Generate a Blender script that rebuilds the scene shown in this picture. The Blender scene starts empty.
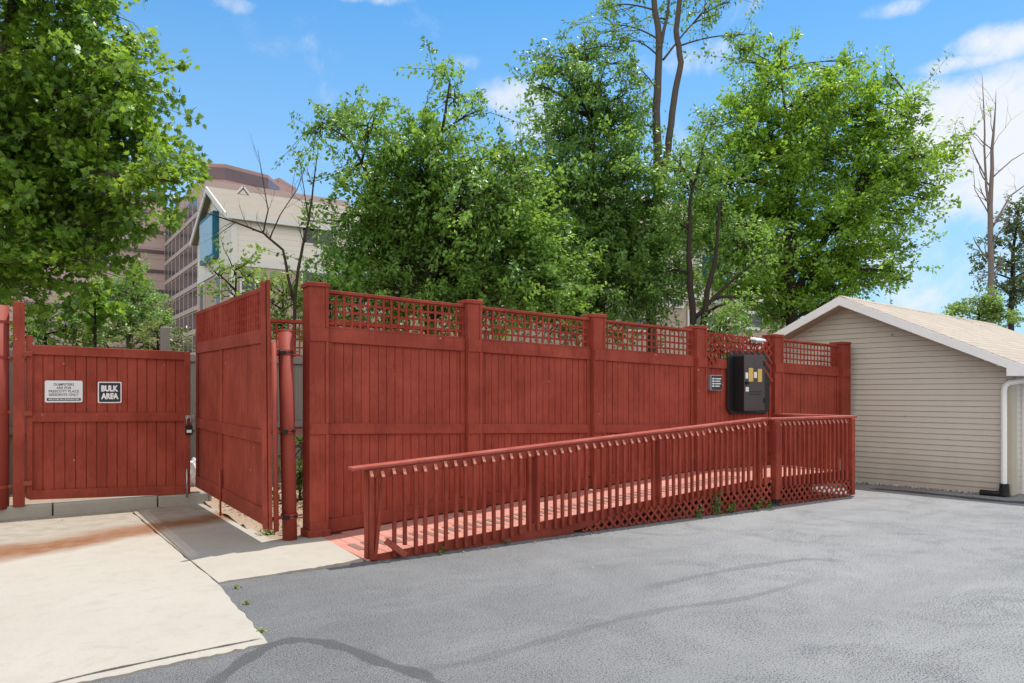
import bpy, bmesh, math, random
import numpy as np
from mathutils import Vector, Matrix
random.seed(7); RNG = np.random.default_rng(11)
scene = bpy.context.scene
COL = scene.collection
R = math.radians

# ------------------------------------------------------------------ survey: camera pose and a pixel -> place helper
F, CX, HY, H = 740., 512., 392., 1.6
TH = math.atan2(1098, 740)
FW = (math.cos(TH), math.sin(TH)); RT = (math.sin(TH), -math.cos(TH))
def at(px, py, t):
    a = (px-CX)/F
    return Vector(((FW[0]+RT[0]*a)*t, (FW[1]+RT[1]*a)*t, H+(HY-py)/F*t))
def ground(px, py, z=0.):
    return at(px, py, (z-H)*F/(HY-py))
def xat(px, y):
    a = (px-CX)/F
    return y*(FW[0]+RT[0]*a)/(FW[1]+RT[1]*a)

# ------------------------------------------------------------------ object helpers
def tag(o, label=None, cat=None, group=None, kind=None):
    if label: o['label'] = label
    if cat: o['category'] = cat
    if group: o['group'] = group
    if kind: o['kind'] = kind
    return o
def empty(name, loc, label, cat, group=None, rz=0.):
    o = bpy.data.objects.new(name, None); COL.objects.link(o)
    o.location = loc; o.rotation_euler = (0, 0, rz); o.empty_display_size = .2
    return tag(o, label, cat, group)
def root_loc(p):
    while p.parent: p = p.parent
    return p
class MB:
    """collects faces, then becomes ONE mesh object"""
    def __init__(s): s.v = []; s.f = []
    def add(s, vs, fs):
        b = len(s.v); s.v += [tuple(v) for v in vs]; s.f += [tuple(i+b for i in f) for f in fs]; return s
    def hexa(s, p):   # 8 points: bottom ring 0-3, top ring 4-7
        return s.add(p, [(3,2,1,0),(4,5,6,7),(0,1,5,4),(1,2,6,5),(2,3,7,6),(3,0,4,7)])
    def box(s, x0, x1, y0, y1, z0, z1):
        return s.hexa([(x0,y0,z0),(x1,y0,z0),(x1,y1,z0),(x0,y1,z0),(x0,y0,z1),(x1,y0,z1),(x1,y1,z1),(x0,y1,z1)])
    def slope(s, x0, x1, y0, y1, za0, za1, zb0, zb1):  # bottom/top heights at x0 and x1
        return s.hexa([(x0,y0,za0),(x1,y0,zb0),(x1,y1,zb0),(x0,y1,za0),(x0,y0,za1),(x1,y0,zb1),(x1,y1,zb1),(x0,y1,za1)])
    def bar(s, a, b, w, h, up=(0,0,1)):
        a, b = Vector(a), Vector(b); d = (b-a).normalized(); u = Vector(up)
        sd = d.cross(u).normalized()*w*.5; u2 = sd.cross(d).normalized()*h*.5
        return s.hexa([a-sd-u2, a+sd-u2, b+sd-u2, b-sd-u2, a-sd+u2, a+sd+u2, b+sd+u2, b-sd+u2])
    def tube(s, pts, rad, n=8, cap=True):
        pts = [Vector(p) for p in pts]; rings = []; prev = None
        for i, p in enumerate(pts):
            d = (pts[min(i+1, len(pts)-1)]-pts[max(i-1, 0)])
            if d.length < 1e-7: d = Vector((0,0,1))
            d.normalize()
            ref = prev if prev is not None else (Vector((1,0,0)) if abs(d.x) < .8 else Vector((0,1,0)))
            a = (ref - d*ref.dot(d)).normalized(); b = d.cross(a); prev = a
            r = rad[i] if hasattr(rad, '__len__') else rad
            rings.append([p+(a*math.cos(2*math.pi*k/n)+b*math.sin(2*math.pi*k/n))*r for k in range(n)])
        vs = [v for r_ in rings for v in r_]; fs = []
        for i in range(len(rings)-1):
            for k in range(n):
                k2 = (k+1) % n; fs.append((i*n+k, i*n+k2, (i+1)*n+k2, (i+1)*n+k))
        if cap: fs += [tuple(range(n-1, -1, -1)), tuple((len(rings)-1)*n+k for k in range(n))]
        return s.add(vs, fs)
    def prism(s, poly, axis_vec, flip=False):   # poly: list of 3-D points, extruded by axis_vec
        n = len(poly); a = [Vector(p) for p in poly]; b = [p+Vector(axis_vec) for p in a]
        return s.add(a+b, [tuple(range(n-1,-1,-1)), tuple(range(n,2*n))]+[(i,(i+1)%n,n+(i+1)%n,n+i) for i in range(n)])
    def build(s, name, mat, parent=None, bevel=0., smooth=False, local=False, weld=False):
        me = bpy.data.meshes.new(name)
        vs = s.v
        if parent is not None and not local:
            l = root_loc(parent).location; vs = [(v[0]-l.x, v[1]-l.y, v[2]-l.z) for v in vs]
        me.from_pydata(vs, [], s.f); me.validate()
        bm = bmesh.new(); bm.from_mesh(me)
        bmesh.ops.recalc_face_normals(bm, faces=bm.faces); bm.to_mesh(me); bm.free()
        if smooth: me.polygons.foreach_set('use_smooth', [True]*len(me.polygons))
        me.materials.append(mat)
        o = bpy.data.objects.new(name, me); COL.objects.link(o)
        if parent is not None: o.parent = parent
        if bevel:
            m = o.modifiers.new('bevel', 'BEVEL'); m.width = bevel; m.segments = 1; m.limit_method = 'ANGLE'
        return o

# ------------------------------------------------------------------ materials
class NT:
    def __init__(s, name):
        s.m = bpy.data.materials.new(name); s.m.use_nodes = True; s.t = s.m.node_tree; s.t.nodes.clear()
        s.out = s.n('ShaderNodeOutputMaterial')
    def n(s, kind, **kw):
        d = s.t.nodes.new(kind)
        for k, v in kw.items():
            if k in d.inputs.keys() if isinstance(k, str) else False: d.inputs[k].default_value = v
            else: setattr(d, k, v)
        return d
    def l(s, a, b): s.t.links.new(a, b)
    def coord(s, scale=(1,1,1), kind='Object', rot=(0,0,0)):
        tc = s.n('ShaderNodeTexCoord'); mp = s.n('ShaderNodeMapping'); mp.inputs['Scale'].default_value = scale; mp.inputs['Rotation'].default_value = rot
        s.l(tc.outputs[kind], mp.inputs['Vector']); return mp.outputs[0]
    def pos(s, scale=(1,1,1), rot=(0,0,0)):
        g = s.n('ShaderNodeNewGeometry'); mp = s.n('ShaderNodeMapping'); mp.inputs['Scale'].default_value = scale; mp.inputs['Rotation'].default_value = rot
        s.l(g.outputs['Position'], mp.inputs['Vector']); return mp.outputs[0]
    def noise(s, vec, scale, detail=4, rough=.6, dist=0.):
        d = s.n('ShaderNodeTexNoise'); d.inputs['Scale'].default_value = scale; d.inputs['Detail'].default_value = detail
        d.inputs['Roughness'].default_value = rough; d.inputs['Distortion'].default_value = dist
        s.l(vec, d.inputs['Vector']); return d.outputs['Fac']
    def ramp(s, fac, stops, interp='LINEAR'):
        d = s.n('ShaderNodeValToRGB'); d.color_ramp.interpolation = interp; e = d.color_ramp.elements
        while len(e) < len(stops): e.new(.5)
        for i, (p, c) in enumerate(stops):
            e[i].position = p; e[i].color = (c if len(c) == 4 else (*c, 1)) if hasattr(c, '__len__') else (c, c, c, 1)
        s.l(fac, d.inputs[0]); return d.outputs[0]
    def mix(s, fac, a, b, mode='MIX'):
        d = s.n('ShaderNodeMix'); d.data_type = 'RGBA'; d.blend_type = mode
        for i, x in ((0, fac), (6, a), (7, b)):
            if isinstance(x, bpy.types.NodeSocket): s.l(x, d.inputs[i])
            elif hasattr(x, '__len__'): d.inputs[i].default_value = (*x, 1) if len(x) == 3 else x
            else: d.inputs[i].default_value = x
        return d.outputs[2]
    def math(s, op, a, b=0., c=None):
        d = s.n('ShaderNodeMath'); d.operation = op
        for i, x in enumerate((a, b) if c is None else (a, b, c)):
            if isinstance(x, bpy.types.NodeSocket): s.l(x, d.inputs[i])
            else: d.inputs[i].default_value = x
        return d.outputs[0]
    def bump(s, h, strength=.3, dist=.01):
        d = s.n('ShaderNodeBump'); d.inputs['Strength'].default_value = strength; d.inputs['Distance'].default_value = dist
        s.l(h, d.inputs['Height']); return d.outputs[0]
    def bsdf(s, col, rough=.7, nrm=None, spec=.3, metal=0.):
        d = s.n('ShaderNodeBsdfPrincipled')
        for k, x in (('Base Color', col), ('Roughness', rough), ('Specular IOR Level', spec), ('Metallic', metal)):
            if isinstance(x, bpy.types.NodeSocket): s.l(x, d.inputs[k])
            elif hasattr(x, '__len__'): d.inputs[k].default_value = (*x, 1)
            else: d.inputs[k].default_value = x
        if nrm is not None: s.l(nrm, d.inputs['Normal'])
        s.l(d.outputs[0], s.out.inputs[0]); return d
def plain(name, col, rough=.6, var=.15, scale=6., spec=.3, metal=0.):
    t = NT(name); v = t.pos()
    n = t.noise(v, scale, 5); n2 = t.noise(v, scale*9, 3)
    c = t.mix(n, tuple(x*(1-var) for x in col), tuple(min(1, x*(1+var)) for x in col))
    c = t.mix(t.math('MULTIPLY', n2, .25), c, tuple(x*.6 for x in col))
    t.bsdf(c, rough, t.bump(n2, .12, .004), spec, metal); return t.m
def red_paint(name, base=(.30,.055,.036), stretch=(9,9,.55), chips=True, worn=(.40,.085,.055)):
    t = NT(name); v = t.pos(stretch); p = t.pos()
    grain = t.noise(v, 9, 6, .7, .4); big = t.noise(p, 2.0, 6, .65); fine = t.noise(p, 38, 3)
    drip = t.noise(t.pos((stretch[0]*.7, stretch[1]*.7, stretch[2]*.3) if stretch[2] < 1 else (2,2,2)), 3.2, 4, .6)
    c = t.mix(t.ramp(grain, [(.3, 0), (.7, 1)]), tuple(x*.62 for x in base), tuple(x*1.25 for x in base))
    g = t.n('ShaderNodeNewGeometry'); sx = t.n('ShaderNodeSeparateXYZ'); t.l(g.outputs['Position'], sx.inputs[0])
    c = t.mix(t.math('MULTIPLY', g.outputs['Random Per Island'], .34), c, tuple(x*.55 for x in base))       # board to board
    c = t.mix(t.ramp(big, [(.42, 0), (.68, .6)]), c, worn)
    c = t.mix(t.ramp(drip, [(.56, 0), (.72, .45)]), c, tuple(x*.45 for x in base))
    c = t.mix(t.ramp(fine, [(.55, 0), (.8, .35)]), c, tuple(x*.5 for x in base))
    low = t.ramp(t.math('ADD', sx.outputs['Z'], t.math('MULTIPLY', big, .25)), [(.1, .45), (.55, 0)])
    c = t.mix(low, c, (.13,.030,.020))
    if chips:
        vo = t.n('ShaderNodeTexVoronoi'); vo.inputs['Scale'].default_value = 3.4; t.l(p, vo.inputs['Vector'])
        chip = t.math('LESS_THAN', t.math('ADD', vo.outputs['Distance'], t.math('MULTIPLY', t.noise(p, 60, 2), .09)), .082)
        c = t.mix(t.math('MULTIPLY', chip, .6), c, (.62,.42,.34))
    t.bsdf(c, t.ramp(fine, [(.3, .68), (.8, .85)]), t.bump(grain, .3, .004), .16); return t.m

M = {}
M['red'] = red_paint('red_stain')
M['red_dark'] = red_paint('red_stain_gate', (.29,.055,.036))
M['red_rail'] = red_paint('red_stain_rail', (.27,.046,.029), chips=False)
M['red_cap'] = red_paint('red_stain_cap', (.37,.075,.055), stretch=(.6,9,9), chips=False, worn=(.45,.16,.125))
M['sunlit_end_grain'] = plain('worn_sunlit_end_grain', (.46,.18,.135), .6, .2, 20)  # worn baluster end cuts, painted paler for the sunlight they catch
M['red_steel'] = plain('red_steel', (.285,.052,.035), .62, .16, 5, .25)
M['red_lattice'] = red_paint('red_stain_lattice', (.29,.040,.025), stretch=(3,3,3), chips=False)

def deck_mat():
    t = NT('red_deck'); p = t.pos(); v = t.pos((12,1.2,1))
    gr = t.noise(v, 5, 5); bg = t.noise(p, 2.1, 4)
    c = t.mix(gr, (.40,.14,.105), (.53,.26,.205))
    c = t.mix(t.ramp(bg, [(.4, 0), (.75, .6)]), c, (.56,.32,.26))
    t.bsdf(c, .75, t.bump(gr, .3, .004), .25); return t.m
M['deck'] = deck_mat()
M['grip'] = plain('grip_strip_grey', (.24,.15,.125), .95, .35, 14, .1)
M['black'] = plain('black_paint', (.014,.014,.016), .45, .2, 8, .4)
M['cabinet'] = plain('cabinet_brown', (.050,.040,.040), .38, .25, 4, .5)
M['rubber'] = plain('black_rubber', (.012,.012,.013), .6, .2, 8)
M['white'] = plain('white_paint', (.84,.84,.84), .45, .06, 3, .4)
M['sign_white'] = plain('sign_white', (.72,.74,.77), .35, .06, 12, .45)
M['sign_navy'] = plain('sign_navy', (.012,.018,.035), .35, .2, 12, .45)
M['letter_white'] = plain('letter_white', (.82,.82,.82), .4, .02, 12)
M['letter_dark'] = plain('letter_dark', (.10,.11,.13), .5, .05, 12)
M['sticker_yellow'] = plain('sticker_yellow', (.62,.46,.12), .5, .12, 30)
M['steel'] = plain('galvanised_steel', (.42,.42,.43), .35, .15, 20, .5, .8)
M['grey_box'] = plain('grey_plastic', (.30,.30,.32), .5, .1, 20)
M['paper'] = plain('white_plastic', (.75,.75,.76), .5, .1, 20)

def siding_mat():
    t = NT('tan_vinyl_siding'); p = t.pos((1,1,1)); st = t.noise(t.pos((1.2,1.2,.25)), 3, 5); fi = t.noise(p, 45, 3)
    c = t.mix(st, (.47,.43,.372), (.57,.525,.46))
    vo = t.n('ShaderNodeTexVoronoi'); vo.inputs['Scale'].default_value = 2.2; t.l(p, vo.inputs['Vector'])
    spot = t.math('LESS_THAN', vo.outputs['Distance'], .05)
    c = t.mix(t.math('MULTIPLY', spot, .7), c, (.1,.08,.07))
    g = t.n('ShaderNodeNewGeometry'); sx = t.n('ShaderNodeSeparateXYZ'); t.l(g.outputs['Position'], sx.inputs[0])
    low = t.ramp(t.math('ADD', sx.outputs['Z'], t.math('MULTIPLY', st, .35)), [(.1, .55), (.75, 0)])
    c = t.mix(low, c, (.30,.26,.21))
    t.bsdf(c, .5, t.bump(fi, .08, .002), .35); return t.m
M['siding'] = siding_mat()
M['trim_tan'] = plain('tan_corner_trim', (.42,.38,.30), .5, .06, 3)
M['soffit'] = plain('soffit_tan', (.42,.29,.21), .7, .1, 3)

def shingles():
    t = NT('tan_shingles'); v = t.coord((1,1,1))
    b = t.n('ShaderNodeTexBrick'); b.inputs['Scale'].default_value = 1.; b.inputs['Brick Width'].default_value = .3; b.inputs['Row Height'].default_value = .14
    b.inputs['Mortar Size'].default_value = .011; b.offset = .5
    b.inputs['Color1'].default_value = (.37,.315,.26,1); b.inputs['Color2'].default_value = (.45,.39,.33,1); b.inputs['Mortar'].default_value = (.17,.14,.115,1)
    t.l(v, b.inputs['Vector']); n = t.noise(v, 1.1, 5); f = t.noise(v, 70, 3)
    c = t.mix(t.ramp(n, [(.3, 0), (.8, .5)]), b.outputs['Color'], (.30,.25,.21))
    c = t.mix(t.math('MULTIPLY', f, .35), c, (.52,.455,.39))
    t.bsdf(c, .9, t.bump(f, .3, .004), .15); return t.m
M['shingle'] = shingles()

def asphalt():
    t = NT('asphalt'); p = t.pos(); g = t.n('ShaderNodeNewGeometry'); sx = t.n('ShaderNodeSeparateXYZ'); t.l(g.outputs['Position'], sx.inputs[0])
    big = t.noise(p, .55, 6, .62, .5); mid = t.noise(p, 2.4, 7, .7, 1.2); stone = t.noise(p, 75, 3, .75); grit = t.noise(p, 150, 2, .7); patch = t.noise(p, 1.1, 8, .72, 1.5)
    str_ = t.noise(t.pos((.35, 2.2, 1), (0,0,R(-28))), 1.3, 7, .68, .9)
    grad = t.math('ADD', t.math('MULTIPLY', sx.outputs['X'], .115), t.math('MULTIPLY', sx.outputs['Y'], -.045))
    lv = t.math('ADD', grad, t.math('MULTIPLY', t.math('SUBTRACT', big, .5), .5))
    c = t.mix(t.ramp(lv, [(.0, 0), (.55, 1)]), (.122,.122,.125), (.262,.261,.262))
    c = t.mix(t.ramp(mid, [(.42, 0), (.66, .16)]), c, (.2,.2,.205))
    c = t.mix(t.ramp(patch, [(.56, 0), (.60, .2)]), c, (.18,.18,.185))
    c = t.mix(t.ramp(str_, [(.50, 0), (.72, .16)]), c, (.32,.317,.313))
    pit = t.math('SUBTRACT', stone, t.math('MULTIPLY', t.math('SUBTRACT', patch, .5), .24))
    c = t.mix(t.ramp(pit, [(.40, 1.), (.50, 0)]), c, (.055,.056,.06))
    c = t.mix(t.ramp(grit, [(.55, 0), (.64, .6)]), c, (.42,.415,.41))
    vo = t.n('ShaderNodeTexVoronoi'); vo.inputs['Scale'].default_value = 1.9; t.l(p, vo.inputs['Vector'])
    fleck = t.math('LESS_THAN', vo.outputs['Distance'], .02)
    c = t.mix(t.math('MULTIPLY', fleck, .7), c, (.6,.6,.58))
    t.bsdf(c, .88, t.bump(t.math('ADD', stone, grit), .3, .005), .2); return t.m
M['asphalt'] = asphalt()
def concrete(name, a=(.36,.325,.275), b=(.445,.41,.36), rust=False):
    t = NT(name); p = t.pos(); g = t.n('ShaderNodeNewGeometry'); sx = t.n('ShaderNodeSeparateXYZ'); t.l(g.outputs['Position'], sx.inputs[0])
    n = t.noise(p, .9, 6, .6, .4); f = t.noise(p, 60, 3, .7); m = t.noise(p, 5, 5)
    br = t.noise(t.pos((9, 1.2, 1)), 5, 3)
    c = t.mix(n, a, b); c = t.mix(t.ramp(m, [(.5, 0), (.75, .3)]), c, tuple(x*.75 for x in a)); c = t.mix(t.ramp(t.noise(p, 2.2, 8, .7, 2.), [(.58, 0), (.68, .25)]), c, tuple(x*.7 for x in a))
    c = t.mix(t.math('MULTIPLY', br, .18), c, tuple(x*.8 for x in a))
    c = t.mix(t.ramp(f, [(.56, 0), (.75, .35)]), c, tuple(x*.55 for x in a))
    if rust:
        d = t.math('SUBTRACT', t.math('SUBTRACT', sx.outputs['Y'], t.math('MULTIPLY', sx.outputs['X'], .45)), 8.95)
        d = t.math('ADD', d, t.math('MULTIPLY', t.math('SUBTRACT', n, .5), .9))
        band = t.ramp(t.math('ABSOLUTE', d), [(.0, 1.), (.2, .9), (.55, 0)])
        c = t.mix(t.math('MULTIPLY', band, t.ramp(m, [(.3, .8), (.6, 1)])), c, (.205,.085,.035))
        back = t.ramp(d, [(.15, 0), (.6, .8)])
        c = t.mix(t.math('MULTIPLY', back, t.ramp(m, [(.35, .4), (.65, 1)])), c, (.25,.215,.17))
    t.bsdf(c, .85, t.bump(f, .3, .004), .2); return t.m
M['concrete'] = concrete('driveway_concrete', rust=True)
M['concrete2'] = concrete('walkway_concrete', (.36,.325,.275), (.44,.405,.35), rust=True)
M['kerb'] = concrete('kerb_concrete', (.27,.255,.22), (.42,.395,.35))
def soil():
    t = NT('soil'); p = t.pos(); n = t.noise(p, 3, 6, .7); f = t.noise(p, 40, 4, .7)
    c = t.mix(n, (.30,.19,.125), (.52,.42,.32)); c = t.mix(t.ramp(f, [(.45, 0), (.7, .7)]), c, (.16,.10,.065))
    t.bsdf(c, .95, t.bump(f, .6, .02), .1); return t.m
M['soil'] = soil()
M['earth'] = plain('earth', (.10,.095,.05), .95, .4, .4, .1)
def weathered():
    t = NT('weathered_wood'); gr = t.noise(t.pos((10,10,.6)), 6, 6, .65, .3); p = t.noise(t.pos(), 1.5, 4)
    c = t.mix(gr, (.13,.118,.105), (.30,.275,.245)); c = t.mix(t.ramp(p, [(.4, 0), (.7, .5)]), c, (.20,.20,.19))
    t.bsdf(c, .9, t.bump(gr, .4, .006), .15); return t.m
M['grey_wood'] = weathered()

def leaf_mat(name, dark, light, trans, tr=.42, hue=(0,0,0)):
    t = NT(name); g = t.n('ShaderNodeNewGeometry'); cl = t.noise(t.pos(), 1.1, 3)
    f = t.math('ADD', t.math('MULTIPLY', g.outputs['Random Per Island'], .55), t.math('MULTIPLY', t.ramp(cl, [(.32, 0), (.68, 1)]), .5))
    c = t.mix(t.ramp(f, [(.15, 0), (.95, 1)]), dark, light)
    tc = t.mix(t.ramp(f, [(.15, 0), (.95, 1)]), tuple(x*.55 for x in trans), trans)
    b = t.n('ShaderNodeBsdfPrincipled'); t.l(c, b.inputs['Base Color']); b.inputs['Roughness'].default_value = .38; b.inputs['Specular IOR Level'].default_value = .55
    tl = t.n('ShaderNodeBsdfTranslucent'); t.l(tc, tl.inputs['Color'])
    mx = t.n('ShaderNodeMixShader'); mx.inputs[0].default_value = tr; t.l(b.outputs[0], mx.inputs[1]); t.l(tl.outputs[0], mx.inputs[2])
    t.l(mx.outputs[0], t.out.inputs[0]); return t.m
M['leaf_maple'] = leaf_mat('maple_leaf', (.042,.115,.016), (.24,.43,.055), (.52,.74,.07))
M['leaf_mid'] = leaf_mat('broad_leaf', (.042,.125,.026), (.26,.47,.09), (.46,.70,.10))
M['leaf_dark'] = leaf_mat('dark_leaf', (.036,.11,.030), (.23,.43,.09), (.42,.66,.10))
M['leaf_right'] = leaf_mat('bright_leaf', (.050,.145,.016), (.28,.52,.045), (.54,.80,.07))
M['leaf_pale'] = leaf_mat('pale_leaf', (.11,.20,.045), (.30,.45,.10), (.48,.66,.12))
M['leaf_olive'] = leaf_mat('olive_leaf', (.15,.19,.05), (.38,.43,.14), (.5,.56,.15))
M['leaf_fir'] = leaf_mat('fir_needle', (.06,.10,.035), (.19,.25,.09), (.24,.32,.1), .25)
M['leaf_ivy'] = leaf_mat('ivy_leaf', (.05,.12,.02), (.16,.28,.05), (.28,.42,.06))
def bark(name, a, b):
    t = NT(name); n = t.noise(t.pos((6,6,1.2)), 5, 6, .7); c = t.mix(n, a, b)
    t.bsdf(c, .9, t.bump(n, .6, .02), .15); return t.m
M['bark'] = bark('grey_bark', (.055,.045,.038), (.16,.135,.115))
M['bark_dark'] = bark('dark_bark', (.022,.018,.015), (.07,.055,.045))
M['bark_dead'] = bark('dead_bark', (.13,.10,.09), (.30,.25,.22))

# ------------------------------------------------------------------ world, sun, camera
w = bpy.data.worlds.new('World'); scene.world = w; w.use_nodes = True
SUN = Vector((.83, .34, 2.75)).normalized()
SEL = math.asin(SUN.z); SAZ = math.atan2(SUN.x, SUN.y)
def build_world():
    t = NT.__new__(NT); t.t = w.node_tree; t.t.nodes.clear(); t.m = w
    out = t.n('ShaderNodeOutputWorld'); bg = t.n('ShaderNodeBackground')
    sk = t.n('ShaderNodeTexSky'); sk.sky_type = 'NISHITA'; sk.sun_disc = False
    sk.sun_elevation = SEL; sk.sun_rotation = SAZ; sk.altitude = 0.; sk.air_density = 1.0; sk.dust_density = .6; sk.ozone_density = 2.2
    tc = t.n('ShaderNodeTexCoord'); d = tc.outputs['Generated']
    sx = t.n('ShaderNodeSeparateXYZ'); t.l(d, sx.inputs[0])
    az = t.math('ARCTAN2', sx.outputs['Y'], sx.outputs['X']); el = t.math('ARCSINE', sx.outputs['Z'])
    n1 = t.noise(d, 5.5, 8, .62, .5); n2 = t.noise(d, 2.2, 5, .55)
    mask = None
    for (px, py, rx, ry, s) in SKY_BLOBS:
        v = at(px, py, 1.) - Vector((0, 0, H)); v.normalize()
        a0, e0 = math.atan2(v.y, v.x), math.asin(v.z)
        k = v.xy.length
        q = t.math('ADD', t.math('POWER', t.math('MULTIPLY', t.math('SUBTRACT', az, a0), k*F*.8/rx), 2.), t.math('POWER', t.math('MULTIPLY', t.math('SUBTRACT', el, e0), F*.8/ry), 2.))
        b = t.math('MULTIPLY', t.math('MAXIMUM', t.math('SUBTRACT', 1., q), -.6), s)
        mask = b if mask is None else t.math('MAXIMUM', mask, b)
    m = t.math('ADD', mask, t.math('MULTIPLY', t.math('SUBTRACT', n1, .5), 2.6))
    m = t.ramp(m, [(.05, 0), (.75, 1)], 'EASE')
    gen = t.math('MULTIPLY', t.ramp(n2, [(.56, 0), (.75, .55)]), t.ramp(sx.outputs['Z'], [(.55, 0), (.8, 1)]))
    m = t.math('MAXIMUM', m, gen)
    # pale haze towards the horizon
    sky = t.mix(1., sk.outputs[0], SKY_TINT, 'MULTIPLY')
    hz = t.ramp(el, [(.0, .82), (.2, .48), (.52, 0)])
    sky = t.mix(hz, sky, SKY_HAZE)
    c = t.mix(t.math('MULTIPLY', m, .93), sky, SKY_CLOUD)
    # unseen bright cloud added behind the camera to fill the shaded fence fronts
    bk = t.math('ADD', t.math('MULTIPLY', sx.outputs['X'], -FW[0]), t.math('MULTIPLY', sx.outputs['Y'], -FW[1]))
    bk = t.math('ADD', bk, t.math('MULTIPLY', t.math('SUBTRACT', n2, .5), 1.2))
    c = t.mix(t.ramp(bk, [(.0, 0), (.28, .92)], 'EASE'), c, BACK_FILL)
    t.l(c, bg.inputs[0]); bg.inputs[1].default_value = SKY_STR; t.l(bg.outputs[0], out.inputs[0])
SKY_STR = .15
SKY_TINT = (.40, .98, 1.24); SKY_HAZE = (3.9, 5.2, 6.6); SKY_CLOUD = (6.2, 6.35, 6.55); BACK_FILL = (10.4, 10.0, 9.5)
SKY_BLOBS = [(1010,112,90,46,.8),(995,165,80,50,.5),(975,60,40,9,.75),(1010,40,42,16,.9),(905,6,34,7,.4),(518,95,36,18,.55),(540,125,40,16,.4),
             (368,-2,24,6,.4),(232,2,16,7,.3),(960,280,130,40,.5),(885,245,70,40,.3),(455,62,20,6,.15),(700,60,50,14,.3),(1180,120,160,90,.9),(-150,60,160,40,.8)]
build_world()
ld = bpy.data.lights.new('sun', 'SUN'); ld.energy = 4.9; ld.angle = R(.55); ld.color = (1., .955, .88)
sun = bpy.data.objects.new('sun', ld); COL.objects.link(sun); sun.location = (4, 4, 30)
sun.rotation_euler = (-SUN).to_track_quat('-Z', 'Y').to_euler()
cd = bpy.data.cameras.new('camera'); cam = bpy.data.objects.new('camera', cd); COL.objects.link(cam)
cam.location = (0, 0, H); cam.rotation_euler = (R(90), 0, TH-R(90))
cd.sensor_width = 36; cd.lens = F/1024*36; cd.shift_y = (HY-341.5)/1024; cd.clip_end = 3000; cd.clip_start = .05
scene.camera = cam
scene.view_settings.view_transform = 'Standard'; scene.view_settings.look = 'None'; scene.view_settings.exposure = 0; scene.view_settings.gamma = 1
scene.render.engine = 'CYCLES'; scene.cycles.use_denoising = True
scene.cycles.max_bounces = 5; scene.cycles.diffuse_bounces = 3; scene.cycles.glossy_bounces = 2; scene.cycles.transmission_bounces = 3; scene.cycles.transparent_max_bounces = 6; scene.cycles.caustics_reflective = False

# ------------------------------------------------------------------ ground
def sheet(name, poly, z, mat, sub=0):
    b = MB(); b.add([(x, y, z) for x, y in poly], [tuple(range(len(poly)))])
    o = b.build(name, mat); tag(o, kind='structure')
    if o.data.polygons[0].normal.z < 0: o.data.flip_normals()
    return o
sheet('ground', [(-900,-900),(1200,-900),(1200,1200),(-900,1200)], -.14, M['earth'])
def az_(x, y):
    u = max(0, min(1, (x-10.85)/1.9)); return -.10*u*u*(3-2*u)
b = MB(); xs = [-40,-10,0,5,8,10,10.85]+[10.85+.19*k for k in range(1, 11)]+[14,20,40,70]
for (ya, yb, xm) in ((-40, 6.5, -40), (6.5, 8.15, 2.6), (8.15, 14, 10.85), (14, 40, 10.85)):
    for i in range(len(xs)-1):
        if xs[i] >= xm-1e-6 or (xm == 2.6 and xs[i+1] > 2.6):
            xa = max(xs[i], xm); b.add([(xa,ya,az_(xa,0)),(xs[i+1],ya,az_(xs[i+1],0)),(xs[i+1],yb,az_(xs[i+1],0)),(xa,yb,az_(xa,0))], [(0,1,2,3)])
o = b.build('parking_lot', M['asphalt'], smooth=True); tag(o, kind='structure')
def ragged(pts, amp, n, seed):
    rr = random.Random(seed); out = []
    for i in range(len(pts)-1):
        a, b = Vector(pts[i]), Vector(pts[i+1]); d = b-a; nn = Vector((-d.y, d.x)).normalized()
        k = n[i]
        for j in range(k): out.append(tuple(a+d*(j/k)+nn*(rr.gauss(0, amp) if j else 0)))
    out.append(tuple(pts[-1])); return out
front = ragged([(-14,4.55),(.0,4.66),(1.335,4.75)], .011, (6,34), 3)
def slab(name, poly, z0, z1, mat):
    b = MB(); b.prism([(x, y, z0) for x, y in poly], (0, 0, z1-z0)); o = b.build(name, mat); return tag(o, kind='structure')
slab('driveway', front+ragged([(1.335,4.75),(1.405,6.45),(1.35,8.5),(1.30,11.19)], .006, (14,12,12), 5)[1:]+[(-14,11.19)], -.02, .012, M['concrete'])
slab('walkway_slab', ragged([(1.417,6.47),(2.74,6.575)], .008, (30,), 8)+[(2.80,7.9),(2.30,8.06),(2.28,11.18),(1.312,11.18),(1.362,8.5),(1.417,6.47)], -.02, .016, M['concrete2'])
# dirt apron: packed soil beyond the walkway and inside the enclosure
b = MB(); nx, ny = 30, 34; P = []
for j in range(ny+1):
    for i in range(nx+1):
        x = 2.24+i/nx*9.0; y = 7.9+j/ny*6.0
        P.append((x, y, .006+.05*random.random()*min(1, max(0, (y-8.0)))))
b.add(P, [(j*(nx+1)+i, j*(nx+1)+i+1, (j+1)*(nx+1)+i+1, (j+1)*(nx+1)+i) for j in range(ny) for i in range(nx)])
tag(b.build('soil', M['soil'], smooth=True), kind='structure')
b = MB(); prof = [(11.17,-.02),(11.175,.15),(11.19,.172),(11.34,.175),(11.35,-.02)]
xs = [-14,-8,-4,-1.2,.42,.43,1.65,1.66,2.32,2.36]
for i in range(len(xs)-1):
    if xs[i+1]-xs[i] < .02: continue
    q = [(xs[i], y, z) for y, z in prof]; b.prism(q, (xs[i+1]-xs[i]-.008, 0, 0))
tag(b.build('kerb', M['kerb'], bevel=.006), kind='structure')
slab('raised_pad', [(-14,11.352),(2.30,11.352),(2.30,14.5),(-14,14.5)], -.02, .155, M['soil'])

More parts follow.
